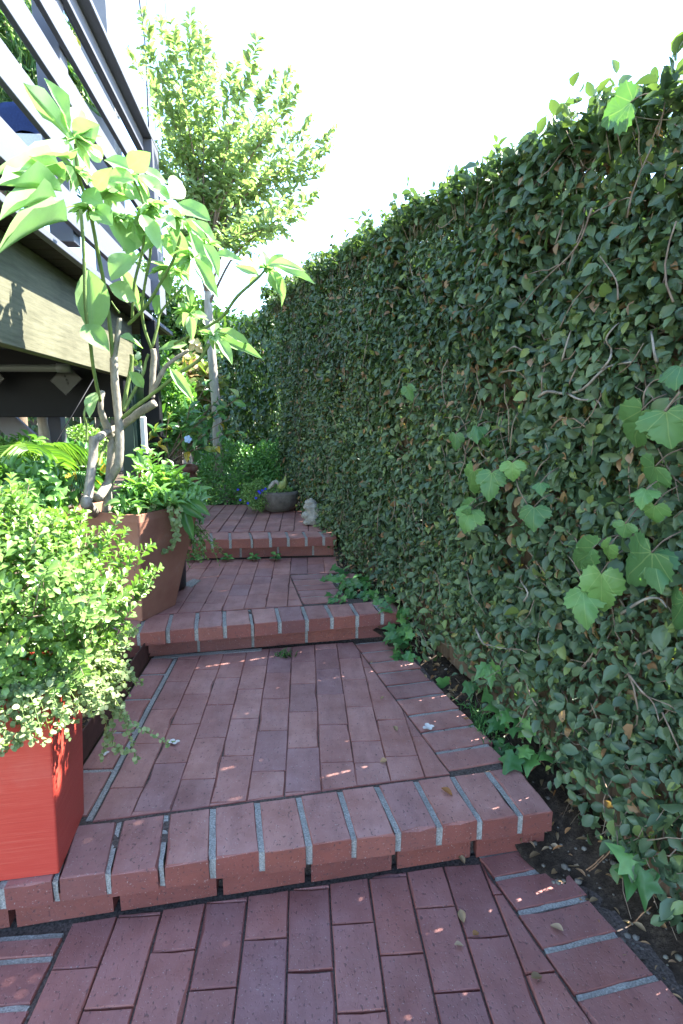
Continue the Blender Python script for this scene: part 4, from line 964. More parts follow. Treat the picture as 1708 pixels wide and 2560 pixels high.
# ------------------------------------------------------------------ stone bowl, gourd, stone animal
bc = (-.215, 4.46, .421); bowl = thing('stone_bowl', 'weathered round stone bowl planter on the upper landing', 'planter', bc)
V, F = lathe([(.07, 0), (.10, .006), (.145, .045), (.172, .095), (.181, .14), (.18, .165), (.168, .17), (.155, .155), (.15, .13)], 40, .012)
obj('body', mesh('body', V, F, True), BOWLSTONE, bowl, bc); V, F = lathe([(.001, .15), (.08, .155), (.152, .14)], 24, .02, False); obj('potting_soil', mesh('potting_soil', V, F, True), SOIL, bowl, bc)
lb = thing('lobelia_plant', 'bushy green plant with tiny blue flowers spilling from the stone bowl', 'plant', (bc[0] - .12, bc[1], .57)); n = 2200
d = rnd3(n); P = np.array([bc[0] - .16, bc[1] - .08, .555]) + d * np.array([.115, .11, .115]) * (1 - .35 * rng.uniform(0, 1, (n, 1)) ** 2) * bumpy(d, .15, .4)[:, None]; P[:, 2] = np.maximum(P[:, 2], .435)
m2 = 700; d2 = rnd3(m2); P2 = np.array([bc[0] - .0, bc[1] - .04, .585]) + d2 * np.array([.12, .10, .035]); P = np.concatenate([P, P2]); n += m2; L = rng.uniform(.010, .024, n)
leaves_obj('foliage', P, rnd3(n) + np.array([0, 0, .3]), rnd3(n) + np.array([0, -.5, .7]), L, L * .55, rng.uniform(.2, 1, n), OBO, BOX, lb)
BF = leaf_mesh('bluefl', ROUND, BLUEFL, 2)
for (px, py) in [(595, 1224), (656, 1226), (650, 1232), (620, 1258), (601, 1250), (647, 1228), (664, 1222), (640, 1245)]:
    c = at(px, py, 4.26)
    for k in range(4): a = k * 1.57 + .4; one_leaf(BF, c, (math.cos(a), -.2, math.sin(a)), (0, -1, .3), .011, .010, lb, 'flower_petal')
gd = thing('ornamental_gourd', 'green long necked gourd lying in the stone bowl', 'gourd', (bc[0] + .0, bc[1] - .05, .575))
gp = [at(693, 1222, 4.38), at(700, 1218, 4.38), at(707, 1212, 4.38), at(711, 1205, 4.38), at(713, 1197, 4.38), at(714, 1190, 4.38)]
V, F = tube(smooth_path(gp, 4), (.012, .034, .036, .022, .010, .007), 14); obj('body', mesh('body', V, F, True), GOURD, gd)
V, F = tube([gp[-1] - Vector((0, 0, .004)), gp[-1] + Vector((.002, 0, .02))], (.006, .005), 7); obj('stem', mesh('stem', V, F, True), TWIG, gd)
V, F = tube(smooth_path([at(669, 1225, 4.36), at(680, 1212, 4.36), at(690, 1204, 4.36), at(697, 1212, 4.36)], 4), (.012, .018, .014, .007), 8, .25)
dw = obj('driftwood', mesh('driftwood', V, F, True), PALEBARK); setp(dw, 'small knotty piece of driftwood standing in the stone bowl', 'driftwood')
sc = (.068, 3.83, .424); fg = None
bm = bmesh.new()
for (x, z, yy, rx, ry, rz) in [(.0, .045, 0, .055, .055, .05), (.012, .085, 0, .055, .052, .055), (-.012, .125, 0, .045, .042, .04), (-.022, .155, -.005, .033, .032, .028), (-.045, .128, -.01, .018, .02, .018), (-.048, .07, -.01, .026, .03, .026),
                               (.05, .07, .01, .032, .04, .045), (-.02, .178, -.012, .012, .012, .014), (-.035, .018, 0, .03, .04, .02), (.03, .018, 0, .04, .04, .02)]:
    bmesh.ops.create_icosphere(bm, subdivisions=3, radius=1, matrix=Matrix.Translation((x * 1.3, yy, z)) @ Matrix.Diagonal((rx * 1.25, ry * 1.1, rz, 1)))
me = bpy.data.meshes.new('stone_animal'); bm.to_mesh(me); bm.free(); fg = obj('stone_animal', me, FIGURESTONE, loc=sc)
rm = fg.modifiers.new('remesh', 'REMESH'); rm.mode = 'VOXEL'; rm.voxel_size = .0045; rm.use_smooth_shade = True
sm_ = fg.modifiers.new('soft', 'SMOOTH'); sm_.iterations = 3
tx = bpy.data.textures.new('stone_lumps', 'CLOUDS'); tx.noise_scale = .022; dm = fg.modifiers.new('lumps', 'DISPLACE'); dm.texture = tx; dm.strength = .012; dm.mid_level = .5
setp(fg, 'rough grey stone animal figure sitting at the foot of the hedge', 'statue')

# ------------------------------------------------------------------ square tapered pots
def square_pot(name, label, cx, cy, z, sb, st_, h, rot, m, rim=.012, wall=.02, saucer=None):
    t = thing(name, label, 'pot', (cx, cy, z)); V = []; F = []
    def ring(s, zz, rc=.10):
        b = len(V); c = s * rc
        for ax, ay in ((1, 1), (-1, 1), (-1, -1), (1, -1)):
            for k in range(4):
                a0 = math.atan2(ay, ax) - math.pi / 4 + k * math.pi / 6
                V.append((ax * (s / 2 - c) + c * math.cos(a0), ay * (s / 2 - c) + c * math.sin(a0), zz))
        return b
    S = [(sb, 0), (sb + (st_ - sb) * .12, h * .12), (sb + (st_ - sb) * .5, h * .5), (st_ * .995, h - .035), (st_, h - .030), (st_, h), (st_ - .006, h + .002), (st_ - 2 * wall, h), (st_ - 2 * wall - .01, h - .05)]
    rs = [ring(s, zz, .022) for s, zz in S]
    for a, b in zip(rs[:-1], rs[1:]):
        for k in range(16): F.append((a + k, a + (k + 1) % 16, b + (k + 1) % 16, b + k))
    F.append(tuple(reversed(range(16))))
    me = mesh('body', V, F); obj('body', me, m, t, M=Matrix.Translation((cx, cy, z)) @ Matrix.Rotation(rot, 4, 'Z'))
    s = st_ - 2 * wall - .004; obj('potting_soil', mesh('potting_soil', [(-s / 2, -s / 2, h - .04), (s / 2, -s / 2, h - .04), (s / 2, s / 2, h - .04), (-s / 2, s / 2, h - .04)], [(0, 1, 2, 3)]), SOIL, t, M=Matrix.Translation((cx, cy, z)) @ Matrix.Rotation(rot, 4, 'Z'))
    return t
red = square_pot('red_square_pot', 'glossy red square pot on the left end of the wide step', -.678, 1.238, .142, .205, .245, .44, R(6), REDPOT)
tp = square_pot('terracotta_pot', 'tall tapered terracotta pot on the second step', -.775, 2.53, .282, .235, .42, .49, R(-24), TERRA)
kp = (-.74, 2.86, .281); bk = thing('black_round_pot', 'black cylindrical pot hidden behind the terracotta pot', 'pot', kp)
V, F = lathe([(.10, 0), (.112, .01), (.12, .3), (.125, .42), (.13, .425), (.13, .44), (.118, .44), (.115, .40)], 36); obj('body', mesh('body', V, F, True), BLACKPOT, bk, kp)
V, F = lathe([(.001, .40), (.116, .40)], 24, 0, False); obj('potting_soil', mesh('potting_soil', V, F), SOIL, bk, kp)
joint_strip(st3, [(-.66, 2.92), (-.60, 2.86), (-.575, 2.99), (-.62, 3.02)], .2835)

# leafy shrub and trailing creeper of the terracotta pot
def shoots(parent, m, tpl, roots, tipsfn, n, per, L0, ratio, stem_m, meshes=None, name='foliage', pairs=True, dr=.35, r0=.0022):
    PP = []; DD = []; NN = []; LL = []; tb = []
    for k in range(n):
        b, e = tipsfn(k); b = Vector(b); e = Vector(e); P = smooth_path([b, b.lerp(e, .5) + Vector(rng.normal(size=3) * .012), e], 6); tb.append(tube(P, (r0, r0 * .5), 5))
        for j in range(per):
            f = .3 + .7 * (j + .5) / per; p = P[min(int(f * (len(P) - 1)), len(P) - 2)].lerp(P[min(int(f * (len(P) - 1)) + 1, len(P) - 1)], random.random())
            ax = np.array((e - b).normalized()); s = norm(np.cross(ax, rnd3(1)[0])); PP.append(np.array(p)); DD.append(ax * (.35 + .6 * f) + s * .8 + np.array([0, 0, dr * .3])); NN.append(ax * .6 + np.array([0, 0, .7]) - s * .2 + .3 * rnd3(1)[0]); LL.append(L0 * random.uniform(.65, 1.25) * (1.1 - .35 * f))
    n = len(PP); LL = np.array(LL); leaves_obj(name, PP, DD, NN, LL, LL * ratio, rng.beta(2, 2, n), tpl, m, parent); V, F = merge(tb); obj('stems', mesh('stems', V, F, True), stem_m, parent, kind='stuff')
gs = thing('gardenia_shrub', 'bright green leafy shrub growing in the terracotta pot', 'shrub', (-.775, 2.53, .74))
def gt(k):
    a = random.uniform(-2.2, 2.4); q = random.random() ** .6; b = (-.73 + .08 * math.cos(a), 2.53 + .1 * math.sin(a), .74)
    e = Vector((-.70 + .26 * q * math.cos(a), 2.52 + .24 * q * math.sin(a), .82 + .20 * (1 - q * .85) * random.uniform(.6, 1.15) - .05 * q))
    if e.x < -.76 and e.y < 2.5: e.x = -.76 + random.uniform(0, .08)
    return b, e
shoots(gs, GARD, LAN, None, gt, 80, 13, .058, .42, GREENSTEM)
GMESH = leaf_mesh('gard', OV3, GARD, 6)
for k in range(60):
    b, e = gt(k); one_leaf(GMESH, e, Vector(rnd3(1)[0]) + Vector((.2, -.5, .1)), Vector((0, -.4, .9)) + Vector(rnd3(1)[0]) * .4, random.uniform(.05, .085), random.uniform(.022, .034), gs)
for (px, py, qx, qy, w_) in [(458, 1265, 480, 1345, .032), (440, 1255, 505, 1290, .03), (470, 1250, 520, 1280, .028)]:
    a, b = at(px, py, 2.42), at(qx, qy, 2.36); one_leaf(GMESH, a, b - a, (0, -.8, .5), (b - a).length, w_ * 1.6, gs, i=0)
cp = thing('trailing_creeper', 'round leafed creeper hanging down the terracotta pot face', 'creeper', (-.66, 2.33, .76)); RM = []; PP = []; DD = []; NN = []; LL = []; tb = []
for pts in [[(355, 1268), (352, 1310), (362, 1345), (372, 1370), (366, 1388)], [(425, 1265), (432, 1300), (440, 1335), (432, 1360), (412, 1383)], [(380, 1265), (376, 1300), (368, 1330), (350, 1352)], [(330, 1270), (320, 1300), (335, 1330), (345, 1340)], [(445, 1270), (448, 1300), (446, 1345)]]:
    P = smooth_path([at(x, y, 2.33 - .004 * i + (.03 if i == 0 else 0) + .0009 * (y - 1265)) for i, (x, y) in enumerate(pts)], 8); tb.append(tube(P, .0012, 4))
    for p in P:
        for q in range(2): PP.append(np.array(p) + .005 * rnd3(1)[0]); DD.append(rnd3(1)[0] + np.array([0, -.2, -.3])); NN.append(np.array([.2, -1, .4]) + .4 * rnd3(1)[0]); LL.append(random.uniform(.012, .022))
n = len(PP); LL = np.array(LL); leaves_obj('foliage', PP, DD, NN, LL, LL * .9, rng.uniform(.2, .9, n), ROUND, HERB, cp); V, F = merge(tb); obj('stems', mesh('stems', V, F, True), GREENSTEM, cp, kind='stuff')
sr = thing('side_shrub', 'darker shrub spilling right of the terracotta pot over the black pot', 'shrub', (-.74, 2.86, .70))
def stf(k):
    a = random.uniform(0, 6.28); q = random.random() ** .5; return (-.70, 2.80, .69), (-.67 + .21 * q * math.cos(a), 2.78 + .17 * q * math.sin(a), .79 - .24 * q * random.random())
shoots(sr, LEMON, LAN, None, stf, 60, 12, .05, .42, GREENSTEM)
def st2f(k): b = (-.60 + random.uniform(-.06, .05), 2.72, .68); return b, (b[0] + random.uniform(-.02, .16), 2.68 + random.uniform(-.1, .1), .46 + random.uniform(0, .16))
shoots(sr, BOX, OBO, None, st2f, 34, 18, .018, .6, GREENSTEM, name='small_foliage')

# ------------------------------------------------------------------ boxwood in the red pot and its creeping herb
bx = thing('boxwood_shrub', 'dense sunlit small leafed shrub growing in the red pot', 'shrub', (-.678, 1.238, .545))
PP = []; DD = []; NN = []; LL = []; tb = []
cB, rB = np.array([-.705, 1.30, .755]), np.array([.29, .25, .245])
for k in range(880):
    d = rnd3(1)[0]
    if d[2] < -.75: continue
    rr = bumpy(d[None], .15, .9)[0] * (1.0 - abs(rng.normal()) * .12 + (.12 if rng.uniform() < .10 else 0)); e = cB + d * rB * rr; ax = norm(d * .8 + np.array([0, 0, .55]) + .45 * rnd3(1)[0]); ln = random.uniform(.05, .10); b = e - ax * ln
    if k % 2 == 0: tb.append(tube([Vector(b), Vector(e)], (.0013, .0009), 4))
    for j in range(5):
        p = b + ax * ln * (j + 1.2) / 5.5; s = norm(np.cross(ax, rnd3(1)[0]))
        for sg_ in (-1, 1): PP.append(p); DD.append(s * sg_ * .9 + ax * .75 + .15 * rnd3(1)[0]); NN.append(ax * .9 - s * sg_ * .5 + .2 * rnd3(1)[0]); LL.append(random.uniform(.017, .026))
    for q in range(2): PP.append(e); DD.append(ax + .5 * rnd3(1)[0]); NN.append(rnd3(1)[0]); LL.append(.013)
n = len(PP); LL = np.array(LL); leaves_obj('foliage', PP, DD, NN, LL, LL * .62, rng.beta(2, 2, n), OBO, BOX, bx)
d = rnd3(5000); P = cB + d * rB * rng.uniform(.35, .85, (5000, 1)); L = rng.uniform(.012, .02, 5000); leaves_obj('inner_foliage', P, rnd3(5000), rnd3(5000), L, L * .6, rng.uniform(0, .6, 5000), OBO, BOX, bx)
for k in range(14): q = cB + rnd3(1)[0] * rB * .7; tb.append(tube(smooth_path([Vector((-.678, 1.238, .54)), Vector((-.69, 1.26, .66)) + Vector(rng.normal(size=3) * .03), Vector(q)], 4), (.005, .002), 5))
V, F = merge(tb); obj('stems', mesh('stems', V, F, True), TWIG, bx, kind='stuff')
hb = thing('creeping_herb', 'pale round leafed herb spilling over the rim of the red pot', 'herb', (-.64, 1.18, .58)); PP = []; DD = []; NN = []; LL = []; tb = []
hs = []
for k in range(110):
    a = random.uniform(-2.6, .9); b = Vector((-.678 + .11 * math.cos(a), 1.238 + .11 * math.sin(a), .575)); o = Vector((math.cos(a), math.sin(a) * .7, 0)); ln = random.uniform(.05, .16)
    hs.append([b, b + o * ln * .6 + Vector((0, 0, .025)), b + o * ln + Vector((0, 0, -.02 - random.random() * .05))])
G = lambda x, y, Y: at(x * .30612, 1600 + y * .30612, Y)
hs += [[(-.60, 1.25, .58), G(800, 300, 1.26), G(1000, 620, 1.3), G(1180, 740, 1.33), G(1390, 850, 1.36)], [(-.6, 1.25, .57), G(800, 380, 1.28), G(1010, 650, 1.3), G(1060, 800, 1.3), G(1115, 980, 1.31)],
       [(-.6, 1.24, .57), G(720, 420, 1.25), G(860, 640, 1.27), G(870, 800, 1.3), G(820, 950, 1.33)], [(-.6, 1.25, .58), G(850, 200, 1.28), G(1000, 270, 1.33), G(1160, 350, 1.38)], [(-.6, 1.25, .57), G(880, 500, 1.28), G(920, 850, 1.29), G(1010, 900, 1.3)],
       [(-.6, 1.28, .6), G(700, 60, 1.3), G(900, 30, 1.33), G(1050, -40, 1.36), G(1110, -90, 1.36)], [(-.6, 1.26, .58), G(850, 100, 1.3), G(980, 60, 1.32), G(1050, 20, 1.34)], [(-.62, 1.16, .575), G(480, 560, 1.11), G(490, 720, 1.10)], [(-.7, 1.14, .575), G(200, 700, 1.08), G(120, 830, 1.08), G(180, 810, 1.08)], [(-.74, 1.14, .575), G(40, 760, 1.08), G(10, 930, 1.08)]]
for k in range(26): b = Vector((-.62, 1.25, .575)); e = G(random.uniform(640, 1050), random.uniform(120, 640), random.uniform(1.24, 1.36)); hs.append([b, b.lerp(e, .5) + Vector((0, 0, .025)), e])
for pts in hs:
    P = smooth_path(pts, 7); tb.append(tube(P, (.0014, .0008), 4))
    for i, p in enumerate(P[2:]):
        for q in range(3): PP.append(np.array(p) + .006 * rnd3(1)[0]); DD.append(rnd3(1)[0] + np.array([0, 0, .1])); NN.append(np.array([.1, -.4, .9]) + .5 * rnd3(1)[0]); LL.append(random.uniform(.009, .017) * (1.1 - .4 * i / len(P)))
n = len(PP); LL = np.array(LL); leaves_obj('foliage', PP, DD, NN, LL, LL * .85, rng.beta(2, 2, n), ROUND, HERB, hb); V, F = merge(tb); obj('stems', mesh('stems', V, F, True), GREENSTEM, hb, kind='stuff')
PT = leaf_mesh('petal', ROUND, PETAL, 2)
def blossom(c, label, s=.012):
    t = thing('fallen_blossom', label, 'petal', c)
    for k in range(4): a = k * 1.5 + random.random(); one_leaf(PT, c, (math.cos(a), math.sin(a), .25), (0, 0, 1), s, s * .8, t, 'petal')
# ------------------------------------------------------------------ angel's trumpet
tr = thing('angels_trumpet', 'tall woody shrub with big pale leaves growing in the terracotta pot', 'shrub', (-.85, 2.50, .735))
KD = 1.155
def tY(px, Y=2.12): return min(Y * KD, .86 * 1390 / max(760 - px, 50))
CC = lambda x, y, Y: at(x * .31888, 900 + y * .31888, tY(x * .31888, Y)); FF = lambda x, y, Y: at(x * .30612, 600 + y * .30612, tY(x * .30612, Y))
c1t = lambda x, y, Y: c1(x, y, tY(x * .54464, Y)); c2t = lambda x, y, Y: c2(x, y, tY(x * .54464, Y))
bp = Vector((-.87, 2.49, .72))
STEMS = [(GREYBARK, [bp + Vector((-.035, 0, 0)), CC(680, 1130, 2.125), CC(690, 1080, 2.12), CC(705, 950, 2.12), CC(728, 780, 2.12), CC(738, 600, 2.12)], (.026, .024, .021, .020, .021)),
         (GREYBARK, [bp + Vector((.012, .0, 0)), CC(835, 1190, 2.14), CC(845, 1100, 2.14), CC(860, 900, 2.14), CC(875, 700, 2.13), CC(872, 600, 2.13), CC(825, 490, 2.12), CC(790, 380, 2.12), CC(803, 245, 2.12)], (.026, .022, .02, .02, .02, .019, .014, .012)),
         (GREYBARK, [CC(770, 1085, 2.12), CC(850, 960, 2.10), CC(925, 820, 2.09), CC(938, 700, 2.09), CC(935, 520, 2.09), CC(918, 330, 2.09), CC(900, 150, 2.09), CC(893, 0, 2.09), FF(928, 960, 2.09)], (.022, .021, .021, .020, .019, .018, .016)),
         (GREYBARK, [CC(740, 640, 2.13), CC(830, 570, 2.15), CC(950, 520, 2.16), CC(1080, 420, 2.15), CC(1215, 335, 2.14)], (.018, .018, .019, .021)),
         (GREYBARK, [CC(1190, 300, 2.14), CC(1195, 180, 2.14), CC(1200, 60, 2.14), FF(1258, 960, 2.14), FF(1250, 890, 2.14)], (.014, .015, .014)),
         (GREYBARK, [CC(1190, 270, 2.14), FF(1290, 1150, 2.12), FF(1370, 1020, 2.11), FF(1540, 900, 2.10)], (.012, .011, .008)),
         (GREYBARK, [FF(930, 980, 2.09), FF(960, 800, 2.09), FF(980, 640, 2.10)], (.013, .012)),
         (GREENSTEM, [FF(920, 960, 2.09), FF(905, 760, 2.07), FF(880, 560, 2.06), FF(850, 350, 2.05), FF(800, 100, 2.0), c1t(410, 960, 1.95), c1t(360, 800, 1.9), c1t(345, 660, 1.9)], (.012, .011, .01, .009, .006)),
         (GREENSTEM, [CC(785, 320, 2.12), CC(755, 180, 2.11), CC(728, 30, 2.10), FF(740, 850, 2.09), FF(700, 560, 2.05), FF(690, 220, 2.0), FF(680, 0, 1.98), c1t(370, 960, 1.93)], (.010, .009, .008)),
         (GREENSTEM, [CC(960, 455, 2.09), CC(1060, 370, 2.07), CC(1180, 280, 2.05), CC(1400, 110, 2.02), CC(1560, 0, 2.0), c2t(960, 110, 1.98)], (.011, .010, .009)),
         (GREENSTEM, [CC(970, 400, 2.10), CC(1050, 250, 2.12), CC(1125, 100, 2.13), FF(1190, 1000, 2.14), FF(1215, 930, 2.14)], (.010, .008)),
         (GREENSTEM, [CC(965, 390, 2.11), CC(995, 220, 2.13), CC(1030, 50, 2.14), FF(1075, 935, 2.14)], (.012, .012)),
         (GREENSTEM, [FF(1240, 890, 2.14), FF(1180, 720, 2.13), FF(1160, 550, 2.12), FF(1190, 330, 2.10), FF(1230, 100, 2.08), c1t(690, 1000, 2.05)], (.009, .007)),
         (GREENSTEM, [FF(1050, 690, 2.12), FF(1200, 530, 2.08), FF(1330, 320, 2.05), FF(1420, 150, 2.02), c1t(830, 1080, 2.0)], (.010, .007)),
         (GREENSTEM, [FF(1080, 640, 2.12), FF(1100, 350, 2.10), FF(1170, 50, 2.08), c1t(660, 940, 2.05), c1t(600, 800, 2.03)], (.009, .006)),
         (GREENSTEM, [FF(1245, 870, 2.14), FF(1290, 700, 2.15), FF(1320, 580, 2.16), FF(1520, 360, 2.16)], (.009, .006)),
         (GREENSTEM, [c2t(800, 110, 2.1), c1t(1000, 1470, 2.08), c1t(1090, 1360, 2.06), c1t(1190, 1270, 2.05), c1t(1230, 1220, 2.05)], (.007, .009, .005)),
         (GREENSTEM, [CC(680, 640, 2.12), CC(680, 520, 2.11), CC(660, 430, 2.11), CC(680, 350, 2.11)], (.007, .005)),
         (GREENSTEM, [FF(980, 600, 2.1), FF(940, 550, 2.09), FF(910, 500, 2.08)], (.006, .004)), (GREENSTEM, [CC(770, 840, 2.14), CC(810, 700, 2.16), CC(880, 560, 2.17), CC(960, 470, 2.16)], (.009, .008))]
for m, pts, rad in STEMS: tube_obj('trunk' if rad[0] > .02 else 'branch', pts, [q * (.88 if m is GREYBARK else .72) for q in rad], m, tr, 9, .07, 5)
TM = []
for i in range(8):
    V, T = leaf_tpl([(0, .0), (.04, .08), (.12, .24), (.24, .41), (.38, .5), (.53, .49), (.67, .41), (.79, .29), (.89, .16), (.95, .07), (1, 0)], .18 + .05 * (i % 4), -.05 + .075 * i, 4)
    V[:, 2] += .035 * np.sin(V[:, 1] * 11 + i * 2) * np.abs(V[:, 0]) * 2 + .06 * (i % 3 - 1) * V[:, 0] * V[:, 1]
    V[:, 0] += .06 * math.sin(i * 1.9) * np.sin(V[:, 1] * 3.1)
    me = fast_mesh('trumpet', V, T, np.full(len(V), (i + .5) / 8), True, np.stack([V[:, 0] + .5, V[:, 1]], 1)); me.materials.append(TRUMPET); TM.append(me)
TL = [(320, 640, 125, 420, 80), (320, 600, 215, 370, 95), (335, 580, 375, 495, 80), (345, 640, 445, 575, 110), (380, 660, 470, 705, 70), (300, 800, 65, 655, 75), (330, 740, 150, 600, 85), (300, 830, 140, 745, 70), (285, 880, 0, 830, 110), (260, 905, 0, 935, 60),
      (310, 1015, 0, 1030, 55), (270, 920, 135, 960, 90), (410, 790, 345, 735, 85), (400, 660, 480, 755, 70), (590, 770, 690, 700, 95), (640, 770, 770, 840, 60), (640, 800, 750, 900, 90), (600, 780, 480, 715, 85), (620, 830, 460, 790, 85), (650, 900, 480, 875, 90),
      (780, 910, 855, 815, 100), (815, 930, 965, 1020, 95), (770, 960, 850, 1045, 80), (500, 960, 600, 1165, 140), (600, 1000, 690, 1145, 60), (650, 985, 740, 1110, 80), (880, 1010, 1025, 1120, 60), (760, 1040, 870, 1230, 90), (870, 1060, 960, 1300, 85), (890, 1180, 1000, 1360, 70),
      (980, 1170, 1110, 1190, 60), (405, 1235, 430, 1530, 148), (600, 1170, 505, 1265, 110), (500, 1310, 635, 1370, 90), (550, 1240, 640, 1385, 55), (735, 1355, 720, 1440, 80), (385, 1490, 498, 1605, 105), (550, 1545, 660, 1590, 70), (765, 1225, 770, 1335, 75), (850, 1300, 900, 1420, 50),
      (1190, 1265, 1095, 1215, 40), (1240, 1240, 1330, 1385, 62), (1240, 1215, 1440, 1310, 48), (1230, 1220, 1300, 1168, 50), (1220, 1220, 1205, 1145, 48), (1230, 1240, 1295, 1345, 70), (1190, 1265, 1120, 1320, 45), (1240, 1210, 1380, 1210, 48),
      (990, 1520, 1175, 1565, 48), (990, 1545, 1200, 1652, 55), (985, 1550, 1020, 1640, 60), (1000, 1560, 1065, 1660, 55), (980, 1530, 990, 1470, 50), (860, 1580, 740, 1590, 42), (870, 1440, 820, 1490, 55), (870, 1450, 880, 1545, 50), (860, 1440, 820, 1390, 45), (880, 1440, 950, 1450, 45),
      (780, 1690, 885, 1835, 52), (590, 1705, 665, 1780, 55), (440, 1800, 405, 1890, 60), (700, 1060, 620, 1010, 70), (720, 1010, 790, 990, 80), (560, 880, 470, 830, 70), (690, 930, 600, 870, 75), (850, 1090, 930, 1150, 70), (930, 1120, 1010, 1250, 60), (800, 1150, 870, 1280, 55),
      (660, 1100, 560, 1130, 80), (640, 1180, 560, 1200, 60), (350, 860, 290, 760, 70), (380, 880, 470, 930, 90), (390, 900, 480, 1010, 70), (440, 870, 500, 780, 70), (700, 860, 800, 900, 60), (830, 1010, 940, 1080, 70), (345, 700, 250, 650, 60), (430, 950, 520, 1040, 100)]
for i, (x0, y0, x1_, y1_, wd) in enumerate(TL):
    Ya = tY(x0 * .545, 2.03 + .12 * math.sin(i * 1.7)); Yb = min(tY(x1_ * .545, Ya / KD + .07 * math.sin(i * 2.9 + 1)), Ya + .1)
    a, b = c1(x0, y0, Ya), c1(x1_, y1_, Yb); d = b - a; L = d.length; W = wd * .54464 / FPX * Ya * .92
    toc = (Vector((0, 0, CAM_H)) - a).normalized(); nn = toc * .75 + Vector((0, 0, .55)) + Vector(rnd3(1)[0]) * .30
    if d.z > 0: nn = toc * .8 + Vector((.3, 0, .2)) + Vector(rnd3(1)[0]) * .3
    me = TM[i % 7] if i != 31 else TM[3]
    one_leaf([me], a, d, nn, L * 1.04, W, tr)
clus = [(345, 640, 1.9), (360, 800, 1.9), (410, 960, 1.95), (500, 880, 2.1), (560, 1000, 2.1), (780, 1240, 2.1), (960, 1120, 2.06), (870, 1440, 2.1), (600, 800, 2.03), (690, 950, 2.05), (830, 1010, 2.0), (890, 1180, 2.02), (740, 1100, 2.05), (660, 1000, 2.05), (1220, 1230, 2.05), (980, 1540, 2.0)]
for (cx, cy, Yc) in clus:
    nd = c1t(cx, cy, Yc)
    for k in range(19):
        a = random.uniform(0, 6.28); d = Vector((math.cos(a), math.sin(a) * .9 - .1, random.uniform(-.65, .45))); L = random.uniform(.045, .095) * (.7 if cx > 950 else 1)
        if nd.x + d.normalized().x * L < -.88: d.x = abs(d.x)
        one_leaf(TM[:7], nd, d, Vector((0, -.2, 1)) + Vector(rnd3(1)[0]) * .3, L, L * random.uniform(.34, .46), tr)
fl = thing('spent_flower', 'shrivelled cream flower hanging on the woody shrub', 'flower', c1t(900, 1600, 2.05)); FP = leaf_mesh('faded', OV3, FADED, 3)
for k in range(9): one_leaf(FP, c1t(900 + random.uniform(-20, 20), 1575 + random.uniform(-15, 15), 2.05), Vector((random.uniform(-.7, .7), random.uniform(-.7, .3), random.uniform(-1, .3))), Vector(rnd3(1)[0]) + Vector((0, -1, .3)), random.uniform(.03, .05), .026, fl, 'petal')

# ------------------------------------------------------------------ steel edging, low plants at left
ed = thing('steel_edging', 'rusted steel edging strip along the left of the wide step', 'edging', (-.672, 1.9, .142))
box('long_plate', (-.676, 1.50, .142), (-.671, 2.29, .235), RUST, ed, .001); box('end_plate', (-1.2, 1.495, .10), (-.676, 1.499, .232), RUST, ed, .001)
lt = thing('leaf_litter', 'dry litter lying on the bed behind the steel edging', 'litter', (-.8, 1.9, .15), kind='stuff'); n = 500
P = np.stack([rng.uniform(-1.1, -.69, n), rng.uniform(1.5, 2.3, n), rng.uniform(.155, .185, n)], 1); L = rng.uniform(.015, .05, n); leaves_obj('litter', P, rnd3(n) * np.array([1, 1, .25]), np.array([0, 0, 1]) + .5 * rnd3(n), L, L * rng.uniform(.1, .5, n), rng.uniform(0, .7, n), OV, DEAD, lt)
def fronds(name, label, c, n, ln, lw, nleaf, m, spread=1.0):
    t = thing(name, label, 'palm', c); PP = []; DD = []; NN = []; LL = []; tb = []
    for k in range(n):
        a = k * 2.4 + random.uniform(-.2, .2); o = Vector((math.cos(a), math.sin(a), 0)); e1 = Vector(c) + o * ln * .45 * spread + Vector((0, 0, ln * .5)); e = Vector(c) + o * ln * spread + Vector((0, 0, ln * random.uniform(.2, .5)))
        P = smooth_path([Vector(c), e1, e], 10); tb.append(tube(P, (.003, .0012), 5)); side = np.array(Vector((0, 0, 1)).cross(o))
        for j in range(5, len(P)):
            for s in (-1, 1):
                PP.append(np.array(P[j])); DD.append(side * s * .9 + np.array(o) * .6 + np.array([0, 0, -.1])); NN.append(np.array([0, 0, 1]) + .2 * rnd3(1)[0]); LL.append(lw * random.uniform(.8, 1.1) * math.sin(math.pi * (j - 2) / (len(P) - 1.5)) + .02)
    n = len(PP); LL = np.array(LL); leaves_obj('fronds', PP, DD, NN, LL, np.full(n, .010), rng.uniform(.2, 1, n), STRAP, m, t, kind='stuff'); V, F = merge(tb); obj('stems', mesh('stems', V, F, True), GREENSTEM, t, kind='stuff')
fronds('fan_palm', 'spiky bright green palm behind the boxwood shrub', at(60, 1190, 2.75), 11, .28, .13, 10, PALM)
fronds('fan_palm', 'dark green fan palm beside the woody trunks', at(140, 1235, 2.5), 8, .17, .10, 10, LEMON)
for i, (px, py, Yc, rr, m, lb) in enumerate([(40, 1170, 3.0, (.26, .2, .14), GARD, 'low leafy shrub left of the woody shrub beneath the deck'), (195, 1185, 3.0, (.16, .16, .13), LEMON, 'glossy dark shrub between the woody trunks and the terracotta pot'), (50, 1235, 2.2, (.17, .15, .11), GARD, 'sunlit low shrub just behind the boxwood shrub')]):
    c = at(px, py, Yc); shrub('bed_shrub', lb, 'shrub', c, rr, 900, LAN, m, .055, .45, -.7, .3, .15, seed=i, stems=8, base=(c.x, c.y, .16), sm=GREENSTEM, spread=.9)
